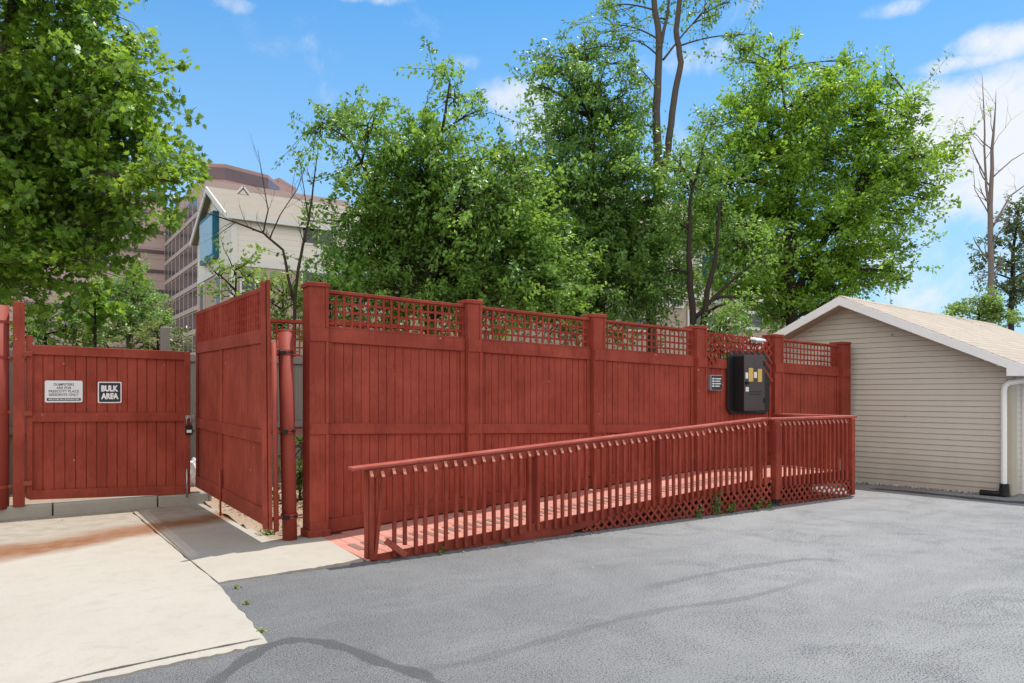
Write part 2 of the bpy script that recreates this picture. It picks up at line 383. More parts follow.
def streak_mat(name, col, amount):
    t = NT(name); t.m.blend_method = 'BLEND' if hasattr(t.m, 'blend_method') else t.m.blend_method
    uv = t.n('ShaderNodeTexCoord'); sx = t.n('ShaderNodeSeparateXYZ'); t.l(uv.outputs['UV'], sx.inputs[0])
    n = t.noise(t.pos(), 7, 5, .7); n2 = t.noise(t.pos(), 95, 3, .7)
    e = t.math('ADD', t.math('ABSOLUTE', t.math('SUBTRACT', t.math('MULTIPLY', sx.outputs['Y'], 2.), 1.)), t.math('MULTIPLY', t.math('SUBTRACT', n, .5), 1.1))
    ends = t.ramp(t.math('ABSOLUTE', t.math('SUBTRACT', t.math('MULTIPLY', sx.outputs['X'], 2.), 1.)), [(.75, 1), (1., 0)])
    a = t.math('MULTIPLY', t.math('MULTIPLY', t.ramp(e, [(.58, 1), (.84, 0)]), t.ramp(n2, [(.3, .6), (.6, 1)])), amount)
    a = t.math('MULTIPLY', a, ends)
    c = t.mix(n2, tuple(x*.7 for x in col), tuple(x*1.3 for x in col))
    d = t.n('ShaderNodeBsdfPrincipled'); t.l(c, d.inputs['Base Color']); d.inputs['Roughness'].default_value = .85; d.inputs['Specular IOR Level'].default_value = .2
    tr = t.n('ShaderNodeBsdfTransparent'); mx = t.n('ShaderNodeMixShader'); t.l(a, mx.inputs[0]); t.l(tr.outputs[0], mx.inputs[1]); t.l(d.outputs[0], mx.inputs[2])
    t.l(mx.outputs[0], t.out.inputs[0]); return t.m
M['sealer'] = streak_mat('crack_sealer', (.10,.10,.105), .55)
M['sealer_faint'] = streak_mat('faint_sealer', (.14,.14,.145), .2)
M['scuff'] = streak_mat('pale_scuff', (.34,.34,.345), .22)
M['dark_strip'] = streak_mat('dark_patch', (.06,.062,.068), .9)
def ribbon(name, px, wid, z, mat):
    p = [ground(q[0], q[1], az_(ground(*q).x, 0)) for q in px]; pts = []
    for i in range(len(p)-1):
        p0, p1, p2, p3 = p[max(i-1,0)], p[i], p[i+1], p[min(i+2,len(p)-1)]
        for k in range(8):
            u = k/8; pts.append(.5*((2*p1)+(p2-p0)*u+(2*p0-5*p1+4*p2-p3)*u*u+(3*p1-p0-3*p2+p3)*u**3))
    pts.append(p[-1]); n = len(pts); vs = []; fs = []; uv = []
    for i, q in enumerate(pts):
        d = (pts[min(i+1,n-1)]-pts[max(i-1,0)]); d.z = 0; d.normalize(); s = Vector((-d.y, d.x, 0))*wid*(.8+.4*math.sin(i*.7)*.5)*.5
        vs += [(q.x-s.x, q.y-s.y, z+az_(q.x-s.x, 0)), (q.x+s.x, q.y+s.y, z+az_(q.x+s.x, 0))]
    fs = [(2*i, 2*i+2, 2*i+3, 2*i+1) for i in range(n-1)]
    o = MB().add(vs, fs).build(name, mat); tag(o, kind='structure')
    ul = o.data.uv_layers.new(name='UVMap')
    for lp in o.data.loops:
        ul.data[lp.index].uv = ((lp.vertex_index//2)/(n-1), lp.vertex_index % 2)
    return o
M['crack'] = streak_mat('crack_dark', (.05,.045,.04), .95)
ribbon('concrete_crack', [(40,689),(90,676.5),(150,663.5),(200,653),(240,645),(262,640.5)], .035, .0165, M['crack'])
ribbon('asphalt_sealer_line', [(195,700),(235,667),(272,645),(305,640),(346,648),(379,662),(420,674),(445,690)], .17, .004, M['sealer'])
ribbon('asphalt_sealer_line', [(405,672),(469,662),(520,648),(600,625),(670,609),(745,598),(830,575)], .15, .0044, M['sealer_faint'])
ribbon('asphalt_sealer_line', [(640,590),(720,572),(800,560),(850,562)], .16, .0052, M['sealer_faint'])
ribbon('asphalt_scuff_line', [(640,700),(760,650),(870,607),(960,575),(1040,560)], .55, .0056, M['scuff'])
ribbon('asphalt_scuff_line', [(560,560),(680,545),(800,520),(900,505)], .5, .006, M['scuff'])
ribbon('asphalt_dark_strip', [(868,487),(900,489.5),(950,494.5),(1003,500),(1045,503)], .42, .0064, M['dark_strip'])  # darker strip of asphalt along the garage wall

# ------------------------------------------------------------------ red fence
FY = 7.99           # face of the boards
def ftop(x): return 2.805-.0275*(x-2.76)
def dz(x): return .012+.0595*(max(2.76, min(x, 8.78))-2.76)
fence = empty('privacy_fence', (6.8, FY, 0), 'tall red stained board fence with square lattice along its top, behind the wheelchair ramp', 'fence')
PY0 = 7.90
pf = [(309.7,328.2),(468.2,481.6),(594,605.3),(697.5,706.4),(775.2,783),(842.5,850)]
PX = [(xat(a, PY0), xat(b, PY0)) for a, b in pf]
for i, (x0, x1) in enumerate(PX):
    t = ftop((x0+x1)/2); zb = dz(x0)-.005; yb = PY0+.24
    b = MB().box(x0, x1, PY0, yb, zb, t-.05)
    po = b.build('post', M['red'], fence, bevel=.005)
    MB().box(x0-.018, x1+.018, PY0-.018, yb+.018, t-.052, t-.002).build('post_cap', M['red'], po, bevel=.006)
    r0, r1 = t-.50-.15, t-.50
    w_ = x1-x0
    bb = MB()
    # trim boards: edges and blocks, leaving recessed panels
    for (z0, z1) in ((r0, r1), (t-1.67, t-1.55), (zb+.01, zb+.17)): bb.box(x0+.002, x1-.002, PY0-.016, PY0-.001, z0, z1)
    bb.box(x1-.03, x1+.001, PY0-.0155, PY0-.001, zb+.172, t-1.672); bb.box(x1-.03, x1+.001, PY0-.0155, PY0-.001, t-1.548, r0-.002); bb.box(x1-.03, x1+.001, PY0-.0155, PY0-.001, r1+.002, t-.054)
    bb.build('post_trim', M['red'], po, bevel=.003)
    if i == 0: MB().box(x0-.025, x1+.022, PY0-.03, yb, zb, zb+.085).build('post_foot', M['red'], po, bevel=.006)
def lattice_square(x0, x1, y, zoff_top, zoff_bot, top=ftop):
    b = MB(); n = 5; s = .098
    rows = 4
    for k in range(rows+1):
        o = zoff_top+(zoff_bot-zoff_top)*k/rows
        b.slope(x0, x1, y+.007, y+.015, top(x0)+o-.013, top(x0)+o+.013, top(x1)+o-.013, top(x1)+o+.013)
    nx = max(1, round((x1-x0)/.098))
    for k in range(nx+1):
        x = x0+(x1-x0)*k/nx
        b.box(x-.013, x+.013, y-.002, y+.006, top(x)+zoff_bot, top(x)+zoff_top)
    return b
for i in range(5):
    x0, x1 = PX[i][1]+.004, PX[i+1][0]-.004
    if i == 0: pass
    # boards with v-grooves
    b = MB(); n = max(8, round((x1-x0)/.103)); wdt = (x1-x0)/n
    for k in range(n):
        a, c = x0+k*wdt, x0+(k+1)*wdt
        za, zc = ftop(a)-.50, ftop(c)-.50; ba, bc = (dz(a)-.03, dz(c)-.03) if i < 4 else (.0, .0)
        y = FY+random.uniform(-.0025, .0025); g = random.uniform(.003, .0055)
        b.slope(a+g, c-g, y, y+.016, ba, za, bc, zc)
    b.box(x0, x1, FY+.0095, FY+.026, dz(x0), min(ftop(x0), ftop(x1))-.52)
    bp = b.build('board_panel', M['red'], fence)
    for (o1, o0) in ((-.495, -.645), (-1.55, -1.67)):
        MB().slope(x0+.001, x1-.001, FY-.03, FY-.006, ftop(x0)+o0, ftop(x0)+o1, ftop(x1)+o0, ftop(x1)+o1).build('rail', M['red'], bp, bevel=.004)
    MB().slope(x0+.001, x1-.001, FY-.028, FY-.006, dz(x0)+.012, dz(x0)+.16, dz(x1)+.012, dz(x1)+.16).build('bottom_rail', M['red'], bp, bevel=.004)
    for (sa, sb) in ((x0+.001, x0+.062), (x1-.062, x1-.001)):
        MB().slope(sa, sb, FY-.024, FY-.004, dz(sa)+.177, ftop(sa)-1.672, dz(sb)+.177, ftop(sb)-1.672).build('stile', M['red'], bp, bevel=.003)
        MB().slope(sa, sb, FY-.024, FY-.004, ftop(sa)-1.548, ftop(sa)-.647, ftop(sb)-1.548, ftop(sb)-.647).build('stile', M['red'], bp, bevel=.003)
    if i != 3:
        lt = lattice_square(x0+.02, x1-.02, FY, -.10, -.49).build('lattice', M['red_lattice'], bp)
        MB().slope(x0, x1, FY-.018, FY+.03, ftop(x0)-.098, ftop(x0)-.062, ftop(x1)-.098, ftop(x1)-.062).build('top_rail', M['red'], bp, bevel=.004)
        MB().slope(x0, x1, FY-.012, FY+.028, ftop(x0)-.494, ftop(x0)-.468, ftop(x1)-.494, ftop(x1)-.468).build('lattice_rail', M['red'], bp, bevel=.003)

def diag_lattice(x0, x1, y, zlo, zhi, pitch=.105, wd=.03, th=.007):
    """two layers of diagonal slats clipped between the curves zlo(x) and zhi(x)"""
    b = MB()
    for layer, sg in ((0, 1), (1, -1)):
        c0 = -3.
        c = x0-3.
        while c < x1+3:
            # line x = c + sg*(z)
            seg = []; inside = False; st = None
            N = 120; zA, zB = -.1, 3.2
            prev = None
            for q in range(N+1):
                z = zA+(zB-zA)*q/N; x = c+sg*z
                ok = x0 <= x <= x1 and zlo(x) <= z <= zhi(x)
                if ok and st is None: st = (x, z)
                if ok: prev = (x, z)
                if (not ok or q == N) and st is not None:
                    if prev and (prev[1]-st[1]) > .02: seg.append((st, prev))
                    st = None
            for (a, d) in seg:
                yy = y-layer*(th+.001)
                b.bar((a[0], yy, a[1]), (d[0], yy, d[1]), th, wd, up=(-sg, 0, 1))
            c += pitch
    return b
# hanging diagonal lattice over the meter bay, cut ragged around the cabinet
x3, x4 = PX[3][1]+.01, PX[4][0]-.01
def zlo_l(x):
    u = (x-x3)/(x4-x3)
    base = 2.02 if u < .18 else (2.20 if u < .62 else 2.16-max(0, u-.62)*1.25)
    return base+.03*math.sin(x*41)
diag_lattice(x3, x4, FY-.045, zlo_l, lambda x: ftop(x)-.075, .15, .036).build('hanging_lattice', M['red_lattice'], fence)
bk = lattice_square(x3+.02, x4-.02, FY+.012, -.10, -.49).build('lattice', M['red_lattice'], fence)

# ------------------------------------------------------------------ wheelchair ramp
ramp = empty('wheelchair_ramp', (5.8, 6.55, 0), 'red wooden wheelchair ramp with slatted railing rising along the fence to a small landing', 'ramp')
RY = 6.50
b = MB(); x = 2.77; k = 0
XE, LE = 8.76, 10.74
while x < LE-.02:
    x2 = min(x+.138, LE); yb = FY-.035
    if any(p0-.14 < x < p1+.03 for p0, p1 in PX): yb = PY0-.035
    z0, z1 = dz(x), dz(x2)
    b.slope(x+.003, x2-.003, RY+.05, yb, z0-.035, z0+random.uniform(-.001,.001), z1-.035, z1); x = x2
b.build('deck_boards', M['deck'], ramp, bevel=.004)
gm = None; x = 2.9
while x < 8.7:
    b = MB().slope(x-.036, x+.036, 6.98, 7.30, dz(x-.036)+.001, dz(x-.036)+.005, dz(x+.036)+.001, dz(x+.036)+.005)
    b.build('grip_strip', M['grip'], ramp); x += .138
def cap(x): return .895+.0577*(x-2.606) if x < 8.8 else 1.238
MB().slope(5.252, XE+.0, RY+.041, RY+.079, .03, dz(5.252)+.043, dz(XE)-.03, dz(XE)+.045).build('rim_board', M['red_rail'], ramp, bevel=.004)
MB().slope(2.80, 5.25, RY+.041, RY+.079, -.02, dz(2.80)+.035, .004, dz(5.25)+.043).build('rim_board', M['red_rail'], ramp, bevel=.004)
MB().slope(2.62, XE-.06, RY+.026, RY+.165, cap(2.62)-.036, cap(2.62), cap(XE-.06)-.036, cap(XE-.06)).build('cap_rail', M['red_cap'], ramp, bevel=.008)
MB().slope(2.79, XE-.08, RY+.041, RY+.078, cap(2.79)-.128, cap(2.79)-.037, cap(XE-.08)-.128, cap(XE-.08)-.037).build('top_rail', M['red_rail'], ramp, bevel=.004)
def baluster(x, z0, z1, y=RY, tx=0., ty=0., w_=.034, parent=None):
    b = MB(); h = w_/2
    b.hexa([(x-h+tx,y,z0),(x+h+tx,y,z0),(x+h+tx,y+w_,z0),(x-h+tx,y+w_,z0),(x-h,y+ty,z1-.058),(x+h,y+ty,z1-.058),(x+h,y+w_+ty,z1),(x-h,y+w_+ty,z1)])
    o = b.build('baluster', M['red_rail'], ramp, bevel=.0025); o.data.materials.append(M['sunlit_end_grain']); o.data.polygons[1].material_index = 1; return o
rb = random.Random(4)
x = 2.80; i = 0
while x < XE-.1:
    lean = rb.gauss(0, .004); low = rb.uniform(.02, .06)
    if i == 1: lean = -.085
    z0 = max(.02, dz(x)-low)
    if i == 3: z0 = .12
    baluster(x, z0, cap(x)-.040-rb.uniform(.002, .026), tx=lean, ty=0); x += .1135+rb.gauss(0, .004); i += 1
for px_ in (2.83, 4.72, 6.62, 8.60):
    MB().box(px_-.045, px_+.045, RY+.081, RY+.171, -.02, cap(px_)-.04).build('railing_post', M['red_rail'], ramp, bevel=.005)
MB().bar((2.93, RY-.01, .19), (3.13, RY-.03, .03), .03, .06).build('loose_brace', M['red_cap'], ramp, bevel=.003)
# landing railing
LX0 = 8.84
MB().box(LX0-.09, LE+.10, RY+.012, RY+.15, 1.20, 1.238).build('cap_rail', M['red_cap'], ramp, bevel=.008)
MB().box(LX0+.04, LE-.002, RY+.041, RY+.078, 1.108, 1.199).build('top_rail', M['red_rail'], ramp, bevel=.004)
MB().box(LX0+.04, LE-.002, RY+.041, RY+.079, .24, .40).build('rim_board', M['red_rail'], ramp, bevel=.004)
MB().box(LX0-.055, LX0+.045, RY-.03, RY+.07, .10, 1.198).build('railing_post', M['red_rail'], ramp, bevel=.006)
MB().box(LX0-.03, LX0+.03, RY+.10, RY+.19, -.02, .33).build('foot_post', M['black'], ramp, bevel=.004)
MB().box(LE-.075, LE+.005, RY-.01, RY+.075, .02, 1.198).build('railing_post', M['red_rail'], ramp, bevel=.006)
x = LX0+.10
while x < LE-.09:
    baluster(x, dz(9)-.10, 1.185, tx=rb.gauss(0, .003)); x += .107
# end railing of the landing
MB().box(LE-.045, LE+.105, RY+.152, FY-.04, 1.20, 1.237).build('cap_rail', M['red_cap'], ramp, bevel=.008)
MB().box(LE-.035, LE+.0, RY+.08, FY-.04, 1.108, 1.199).build('top_rail', M['red_rail'], ramp, bevel=.004)
MB().box(LE+.003, LE+.04, RY+.08, FY-.04, .16, .365).build('rim_board', M['red_rail'], ramp, bevel=.004)
y = RY+.19
while y < FY-.1:
    b = MB().box(LE+.0, LE+.038, y-.019, y+.019, .25, 1.19); b.build('baluster', M['red_rail'], ramp, bevel=.003); y += .11
diag_lattice(5.1, XE-.03, RY+.022, lambda x: .008, lambda x: min(dz(x)-.02, .0+(x-5.2)*.3), .122, .032, .007).build('lattice_skirt', M['red_rail'], ramp)
diag_lattice(LX0+.06, LE-.08, RY+.022, lambda x: .008, lambda x: .285, .122, .032, .007).build('lattice_skirt', M['red_rail'], ramp)
for xx in (3.6, 5.2, 6.8, 8.2, 9.8):
    MB().slope(xx-.045, xx+.045, 6.62, 7.95, -.01, dz(xx-.045)-.038, -.01, dz(xx+.045)-.038).build('bearer', M['red_dark'], ramp)

# ------------------------------------------------------------------ meter cabinet, sign box, lamp on the fence
YB = FY-.055
cab = empty('electric_cabinet', (xat(748, YB), YB, .95), 'black steel meter cabinet with yellow stickers, mounted on the red fence above the ramp', 'electrical cabinet')
def zat(px, py, y):
    a = (px-CX)/F; return H+(HY-py)/F*(y/(FW[1]+RT[1]*a))
xa, xb = xat(728, YB), xat(770, YB); zt, zb_ = zat(747, 351, YB), zat(747, 414, YB)
ch = .09
poly = [(xa+ch,YB,zb_),(xb-ch,YB,zb_),(xb,YB,zb_+ch),(xb,YB,zt-ch),(xb-ch,YB,zt),(xa+ch,YB,zt),(xa,YB,zt-ch),(xa,YB,zb_+ch)]
MB().prism(poly, (0, .03, 0)).build('back_plate', M['black'], cab, bevel=.006)
YF = YB-.21
fa, fb = xat(744.5, YF), xat(764, YF); ft, fz = zat(754, 356, YF), zat(754, 410, YF)
MB().box(fa, fb, YF+.012, YB-.002, fz, ft).build('housing', M['black'], cab, bevel=.006)
door = MB().box(fa-.012, fb+.012, YF-.008, YF+.0105, fz-.012, ft+.012).build('door', M['cabinet'], cab, bevel=.006)
def onface(p0, p1, q0, q1, d0=.012):
    return MB().box(xat(p0, YF), xat(p1, YF), YF-d0, YF-.009, zat((p0+p1)/2, q1, YF), zat((p0+p1)/2, q0, YF))
onface(748.2, 752.6, 368, 381.5).build('yellow_sticker', M['sticker_yellow'], door)
onface(757.4, 761.4, 369, 382).build('yellow_sticker', M['sticker_yellow'], door)
onface(745, 747.6, 372.5, 378.5).build('white_sticker', M['paper'], door)
onface(753.4, 756.4, 372, 378).build('white_sticker', M['paper'], door)
onface(745.2, 748.2, 387, 391.5).build('white_sticker', M['paper'], door)
for q0_, q1_ in ((361, 366), (398, 403)): onface(763.2, 764.6, q0_, q1_, .02).build('hinge', M['rubber'], door, bevel=.003)
onface(749, 761, 391.5, 392.1).build('vent_slot', M['rubber'], door); onface(749, 761, 394, 394.6).build('vent_slot', M['rubber'], door)
onface(744.8, 747.2, 381.5, 384.5, .05).build('handle', M['rubber'], door, bevel=.006)
YS = FY-.12
s = empty('notice_box', (xat(715, YS), YS, 1.6), 'small grey box with dark printed panel, left of the black cabinet', 'notice box')
sa, sb = xat(711, YS), xat(722.3, YS); s0, s1 = zat(716, 390.5, YS), zat(716, 375, YS)
MB().box(sa, sb, YS, FY-.001, s0, s1).build('box', M['grey_box'], s, bevel=.006)
MB().box(sa+.012, sb-.012, YS-.004, YS-.0005, s0+.012, s1-.012).build('panel', M['sign_navy'], s)
hh = (s1-s0-.05)/5
for k, ww in enumerate((.95, .8, .9, .7)):
    z = s1-.03-hh*(k+.75)
    L_ = sb-sa-.05
    MB().box(sa+.025, sa+.025+L_*.22, YS-.006, YS-.0045, z-hh*.28, z+hh*.28).build('printed_mark', M['letter_white'], s)
    MB().box(sa+.025+L_*.3, sa+.025+L_*(.3+.7*ww), YS-.006, YS-.0045, z-hh*.2, z+hh*.2).build('printed_line', M['letter_white'], s)
lm = empty('wall_lamp', (xat(757, FY-.1), FY-.1, 2.5), 'white flat outdoor lamp at the top of the red lattice above the cabinet', 'lamp')
lx = xat(757, FY-.1); lz = zat(757, 340, FY-.1)
MB().hexa([(lx-.13,FY-.20,lz-.03),(lx+.13,FY-.20,lz-.03),(lx+.13,FY-.05,lz-.005),(lx-.13,FY-.05,lz-.005),(lx-.12,FY-.19,lz+.01),(lx+.12,FY-.19,lz+.01),(lx+.12,FY-.05,lz+.045),(lx-.12,FY-.05,lz+.045)]).build('hood', M['sign_white'], lm, bevel=.012)
MB().box(lx-.04, lx+.04, FY-.049, FY-.02, lz-.02, lz+.05).build('bracket', M['grey_box'], lm, bevel=.004)
MB().box(lx-.09, lx+.09, FY-.16, FY-.07, lz-.045, lz-.024).build('lens', M['sign_white'], lm, bevel=.006)

# ------------------------------------------------------------------ enclosure gates
GX = 2.215
def gb(y, z0=.0): return .19+.010*(y-7.82)+z0        # the gate hangs with its free end raised
gate = empty('open_gate', (GX, 7.9, 0), 'tall red gate with lattice top standing open on its leaning steel pole', 'gate', 'red gates of the bin enclosure')
ya, ym0, ym1, yb_ = 7.84, 9.86, 9.96, 11.46
def gslab(y0, y1, x0, x1, z0, z1): # sheared along y
    b = MB(); b.hexa([(x0,y0,gb(y0,z0)),(x1,y0,gb(y0,z0)),(x1,y1,gb(y1,z0)),(x0,y1,gb(y1,z0)),(x0,y0,gb(y0,z1)),(x1,y0,gb(y0,z1)),(x1,y1,gb(y1,z1)),(x0,y1,gb(y1,z1))]); return b
GH = 2.53
pan = MB(); n = 30
for k in range(n):
    y0 = ya+(yb_-ya)*k/n; y1 = ya+(yb_-ya)*(k+1)/n
    t_ = gslab(y0+.003, y1-.003, GX, GX+.014, .04, 2.06); pan.add(t_.v, t_.f)
t_ = gslab(ya, yb_, GX+.0145, GX+.02, .04, 2.06); pan.add(t_.v, t_.f)
pan = pan.build('board_panel', M['red_dark'], gate)
for (z0, z1, nm) in ((.0, .17, 'rail'), (.86, 1.0, 'rail'), (1.93, 2.08, 'rail'), (GH-.05, GH, 'top_rail')):
    gslab(ya, yb_, GX-.026, GX-.001, z0, z1).build(nm, M['red_dark'], gate, bevel=.004)
for (y0, y1) in ((ya, ya+.10), (ym0, ym1), (yb_-.10, yb_)):
    for (z0, z1) in ((.172, .858), (1.002, 1.928)): gslab(y0, y1, GX-.022, GX-.001, z0, z1).build('stile', M['red_dark'], gate, bevel=.003)
    gslab(y0, y1, GX-.024, GX+.012, 2.082, GH-.052).build('stile', M['red_dark'], gate, bevel=.003)
lb = MB()
for k in range(1, 5):
    z = 2.08+(GH-.05-2.08)*k/5; t_ = gslab(ya+.1, yb_-.1, GX-.012, GX-.004, z-.018, z+.018); lb.add(t_.v, t_.f)
y = ya+.16
while y < yb_-.1:
    t_ = gslab(y-.016, y+.016, GX-.022, GX+.03, 2.08, GH-.05); lb.add(t_.v, t_.f); y += .1
lb.build('lattice', M['red_lattice'], gate)
# doubled hinge boards, hinge tube
MB().hexa([(GX-.065,7.795,.17),(GX-.02,7.795,.17),(GX-.02,7.835,.17),(GX-.065,7.835,.17),(GX-.09,7.795,2.75),(GX-.045,7.795,2.75),(GX-.045,7.835,2.75),(GX-.09,7.835,2.75)]).build('hinge_board', M['red_dark'], gate, bevel=.004)
MB().hexa([(GX-.01,7.80,.16),(GX+.03,7.80,.16),(GX+.03,7.838,.16),(GX-.01,7.838,.16),(GX-.035,7.80,2.77),(GX+.005,7.80,2.77),(GX+.005,7.838,2.77),(GX-.035,7.838,2.77)]).build('hinge_board', M['red_dark'], gate, bevel=.004)
MB().tube([(GX+.068,7.80,.14),(GX+.04,7.80,2.12)], .028, 10).build('hinge_tube', M['red_steel'], gate, smooth=True)
MB().tube([(GX-.04,9.83,.035),(GX-.045,9.83,.62)], .013, 8).build('drop_rod', M['red_steel'], gate, smooth=True)
pole = empty('gate_pole', (2.46, 7.93, 0), 'leaning round red steel pole that carries the open gate', 'pole')
pb = ground(290, 541); ptop = at(285.3, 331, 7.95)
MB().tube([pb-Vector((0,0,.05)), ptop], .077, 20).build('shaft', M['red_steel'], pole, smooth=True)
MB().tube([ptop-Vector((0,0,.001)), ptop+Vector((0,0,.012))], [.082,.075], 20).build('cap', M['red_steel'], pole)
for z in (.27, 1.18, 2.02):
    u = z/ptop.z; c = pb.lerp(ptop, u)
    b = MB().tube([c-Vector((0,0,.03)), c+Vector((0,0,.03))], .088, 20)
    b.bar(c+Vector((-.31,-.10,0)), c+Vector((-.05,-.05,0)), .05, .03); b.bar(c+Vector((-.08,-.09,.012)), c+Vector((.12,-.09,.012)), .014, .014); b.bar(c+Vector((-.08,-.09,-.016)), c+Vector((.12,-.09,-.016)), .014, .014)
    hc = b.build('hinge_clamp', M['red_steel'], pole, bevel=.002)
    MB().box(c.x-.10, c.x-.03, c.y-.112, c.y-.09, z-.02, z+.02).box(c.x+.02, c.x+.05, c.y-.11, c.y-.09, z-.012, z+.02).build('bolt', M['rubber'], hc, bevel=.004)

LY = 11.21
def lt_(x): return 2.20-.017*(x-.18)
def lb_(x): return .235-.038*(x-.18)
lg = empty('closed_gate', (1.1, LY, .17), 'low red board gate standing closed above the kerb, carrying two signs', 'gate', 'red gates of the bin enclosure')
b = MB(); x0, x1 = .195, 2.0; n = 15
for k in range(n):
    a = x0+(x1-x0)*k/n; c = x0+(x1-x0)*(k+1)/n
    y = LY+random.uniform(-.002,.002); b.slope(a+.005, c-.005, y, y+.018, lb_(a)+.02, lt_(a)-.02, lb_(c)+.02, lt_(c)-.02)
b.box(x0, x1, LY+.0185, LY+.026, .26, 2.12)
lp = b.build('board_panel', M['red'], lg)
for (f0, f1) in ((lambda x: lt_(x)-.12, lt_), (lambda x: lt_(x)-.98, lambda x: lt_(x)-.86), (lb_, lambda x: lb_(x)+.12)):
    MB().slope(x0-.03, x1-.011, LY-.032, LY-.004, f0(x0), f1(x0), f0(x1), f1(x1)).build('rail', M['red'], lg, bevel=.004)
MB().box(.134, .205, LY-.034, LY+.03, .25, 2.32).build('stile', M['red'], lg, bevel=.005)
MB().box(1.99, 2.07, LY-.034, LY+.03, .168, 2.165).build('stile', M['red'], lg, bevel=.005)
MB().tube([(2.02,LY-.055,.13),(2.02,LY-.055,.52)], .012, 8).build('drop_rod', M['steel'], lg, smooth=True)
MB().box(1.985,2.055,LY-.05,LY-.0345,.42,.46).build('rod_bracket', M['red_steel'], lg)
MB().box(1.985,2.055,LY-.05,LY-.0345,.24,.28).build('rod_bracket', M['red_steel'], lg)
MB().bar((2.0,LY-.045,1.25),(2.12,LY-.045,1.25),.02,.05).build('hasp', M['steel'], lg)
pk = empty('padlock', (2.04, LY-.07, 1.1), 'black padlock with steel shackle hanging on the closed gate edge', 'padlock')
b = MB(); b.tube([(2.015,LY-.07,1.13),(2.015,LY-.07,1.22),(2.03,LY-.07,1.25),(2.055,LY-.07,1.25),(2.07,LY-.07,1.22),(2.07,LY-.07,1.13)], .008, 8); b.build('shackle', M['steel'], pk, smooth=True)
MB().box(1.995, 2.09, LY-.09, LY-.05, 1.0, 1.135).build('body', M['rubber'], pk, bevel=.012)
MB().box(2.01, 2.075, LY-.093, LY-.0905, 1.03, 1.07).build('face_plate', M['paper'], pk)
gp = empty('gate_post', (.05, LY, .17), 'red square timber gate post with strap hinges left of the closed gate', 'post')
MB().box(-.005, .122, LY-.06, LY+.05, .16, 2.73).build('shaft', M['red'], gp, bevel=.006)
for z in (.45, 1.33, 2.08):
    MB().box(.10, .20, LY-.075, LY-.062, z-.03, z+.03).build('strap_hinge', M['red_steel'], gp, bevel=.002)
sp = empty('steel_pole', (-.19, LY+.02, .17), 'thick round red steel pole at the far left beside the gate post', 'pole')
MB().tube([(-.165,LY+.04,.14),(-.165,LY+.04,2.68)], .125, 24).build('shaft', M['red_steel'], sp, smooth=True)
for z in (.42, 1.35, 2.03, 2.47):
    b = MB().tube([(-.165,LY+.04,z-.02),(-.165,LY+.04,z+.02)], .132, 24); b.box(-.08,-.012,LY-.03,LY-.015,z-.02,z+.02); b.build('clamp_band', M['red_steel'], sp)
rp = empty('fence_run', (-2.6, LY+.06, .17), 'red board fence running out of frame left of the steel pole', 'fence')
b = MB(); x = -4.6
while x < -.42: b.box(x, x+.115, LY+.02, LY+.04, .24, 2.4); x += .121
b.build('board_panel', M['red'], rp)
for z in (.3, 1.3, 2.3): MB().box(-4.6, -.33, LY-.01, LY+.019, z-.06, z+.06).build('rail', M['red'], rp, bevel=.004)

# ------------------------------------------------------------------ signs with lettering
def text(body, size, loc, mat, parent, width=None, bold=0., name='lettering'):
    cu = bpy.data.curves.new(name, 'FONT'); cu.body = body; cu.size = size; cu.align_x = 'CENTER'; cu.align_y = 'CENTER'; cu.extrude = .0006; cu.offset = bold; cu.resolution_u = 3
    tmp = bpy.data.objects.new(name, cu); COL.objects.link(tmp)
    bpy.context.view_layer.update(); dg = bpy.context.evaluated_depsgraph_get()
    me = bpy.data.meshes.new_from_object(tmp.evaluated_get(dg)); bpy.data.objects.remove(tmp)
    xs_ = [v.co.x for v in me.vertices]; sc = (width/(max(xs_)-min(xs_))) if width else 1.
    mid = (max(xs_)+min(xs_))/2
    l = root_loc(parent).location
    for v in me.vertices: v.co = Vector(((v.co.x-mid)*sc+loc[0]-l.x, -v.co.z+loc[1]-l.y, v.co.y+loc[2]-l.z))
    me.materials.clear(); me.materials.append(mat)
    o = bpy.data.objects.new(name, me); COL.objects.link(o); o.parent = parent; return o
def rrect(x0, x1, z0, z1, r, y):
    pts = []
    for cx, cz, a0 in ((x1-r,z1-r,0),(x0+r,z1-r,90),(x0+r,z0+r,180),(x1-r,z0+r,270)):
        for k in range(5): a = R(a0+k*22.5); pts.append((cx+r*math.cos(a), y, cz+r*math.sin(a)))
    return pts
YG = LY-.012
def sx_(p): return xat(p, YG)
x0, x1 = sx_(44.8), sx_(82.6); zt = zat(63, 380.6, YG); zb2 = zat(63, 402.4, YG)
ws = empty('dumpster_sign', ((x0+x1)/2, YG, zb2), 'white sign with grey capitals and a black strip, left of the two signs on gate', 'sign', 'signs on the closed gate')
MB().prism(rrect(x0, x1, zb2, zt, .02, YG), (0, .006, 0)).build('plate', M['sign_white'], ws)
hgt = zt-zb2; mx = (x0+x1)/2; wid = x1-x0
for k, (s_, wf) in enumerate((('DUMPSTERS', .54), ('ARE FOR', .40), ('PRESCOTT PLACE', .80), ('RESIDENTS ONLY', .78))):
    text(s_, hgt*.155, (mx, YG-.0012, zt-hgt*(.185+.155*k)), M['letter_dark'], ws, wid*wf, .0008)
MB().box(x0+wid*.05, x1-wid*.05, YG-.0012, YG-.0002, zb2+hgt*.075, zb2+hgt*.20).build('black_strip', M['sign_navy'], ws)
text('VIOLATORS WILL BE PROSECUTED', hgt*.085, (mx, YG-.003, zb2+hgt*.138), M['letter_white'], ws, wid*.82, .0008)
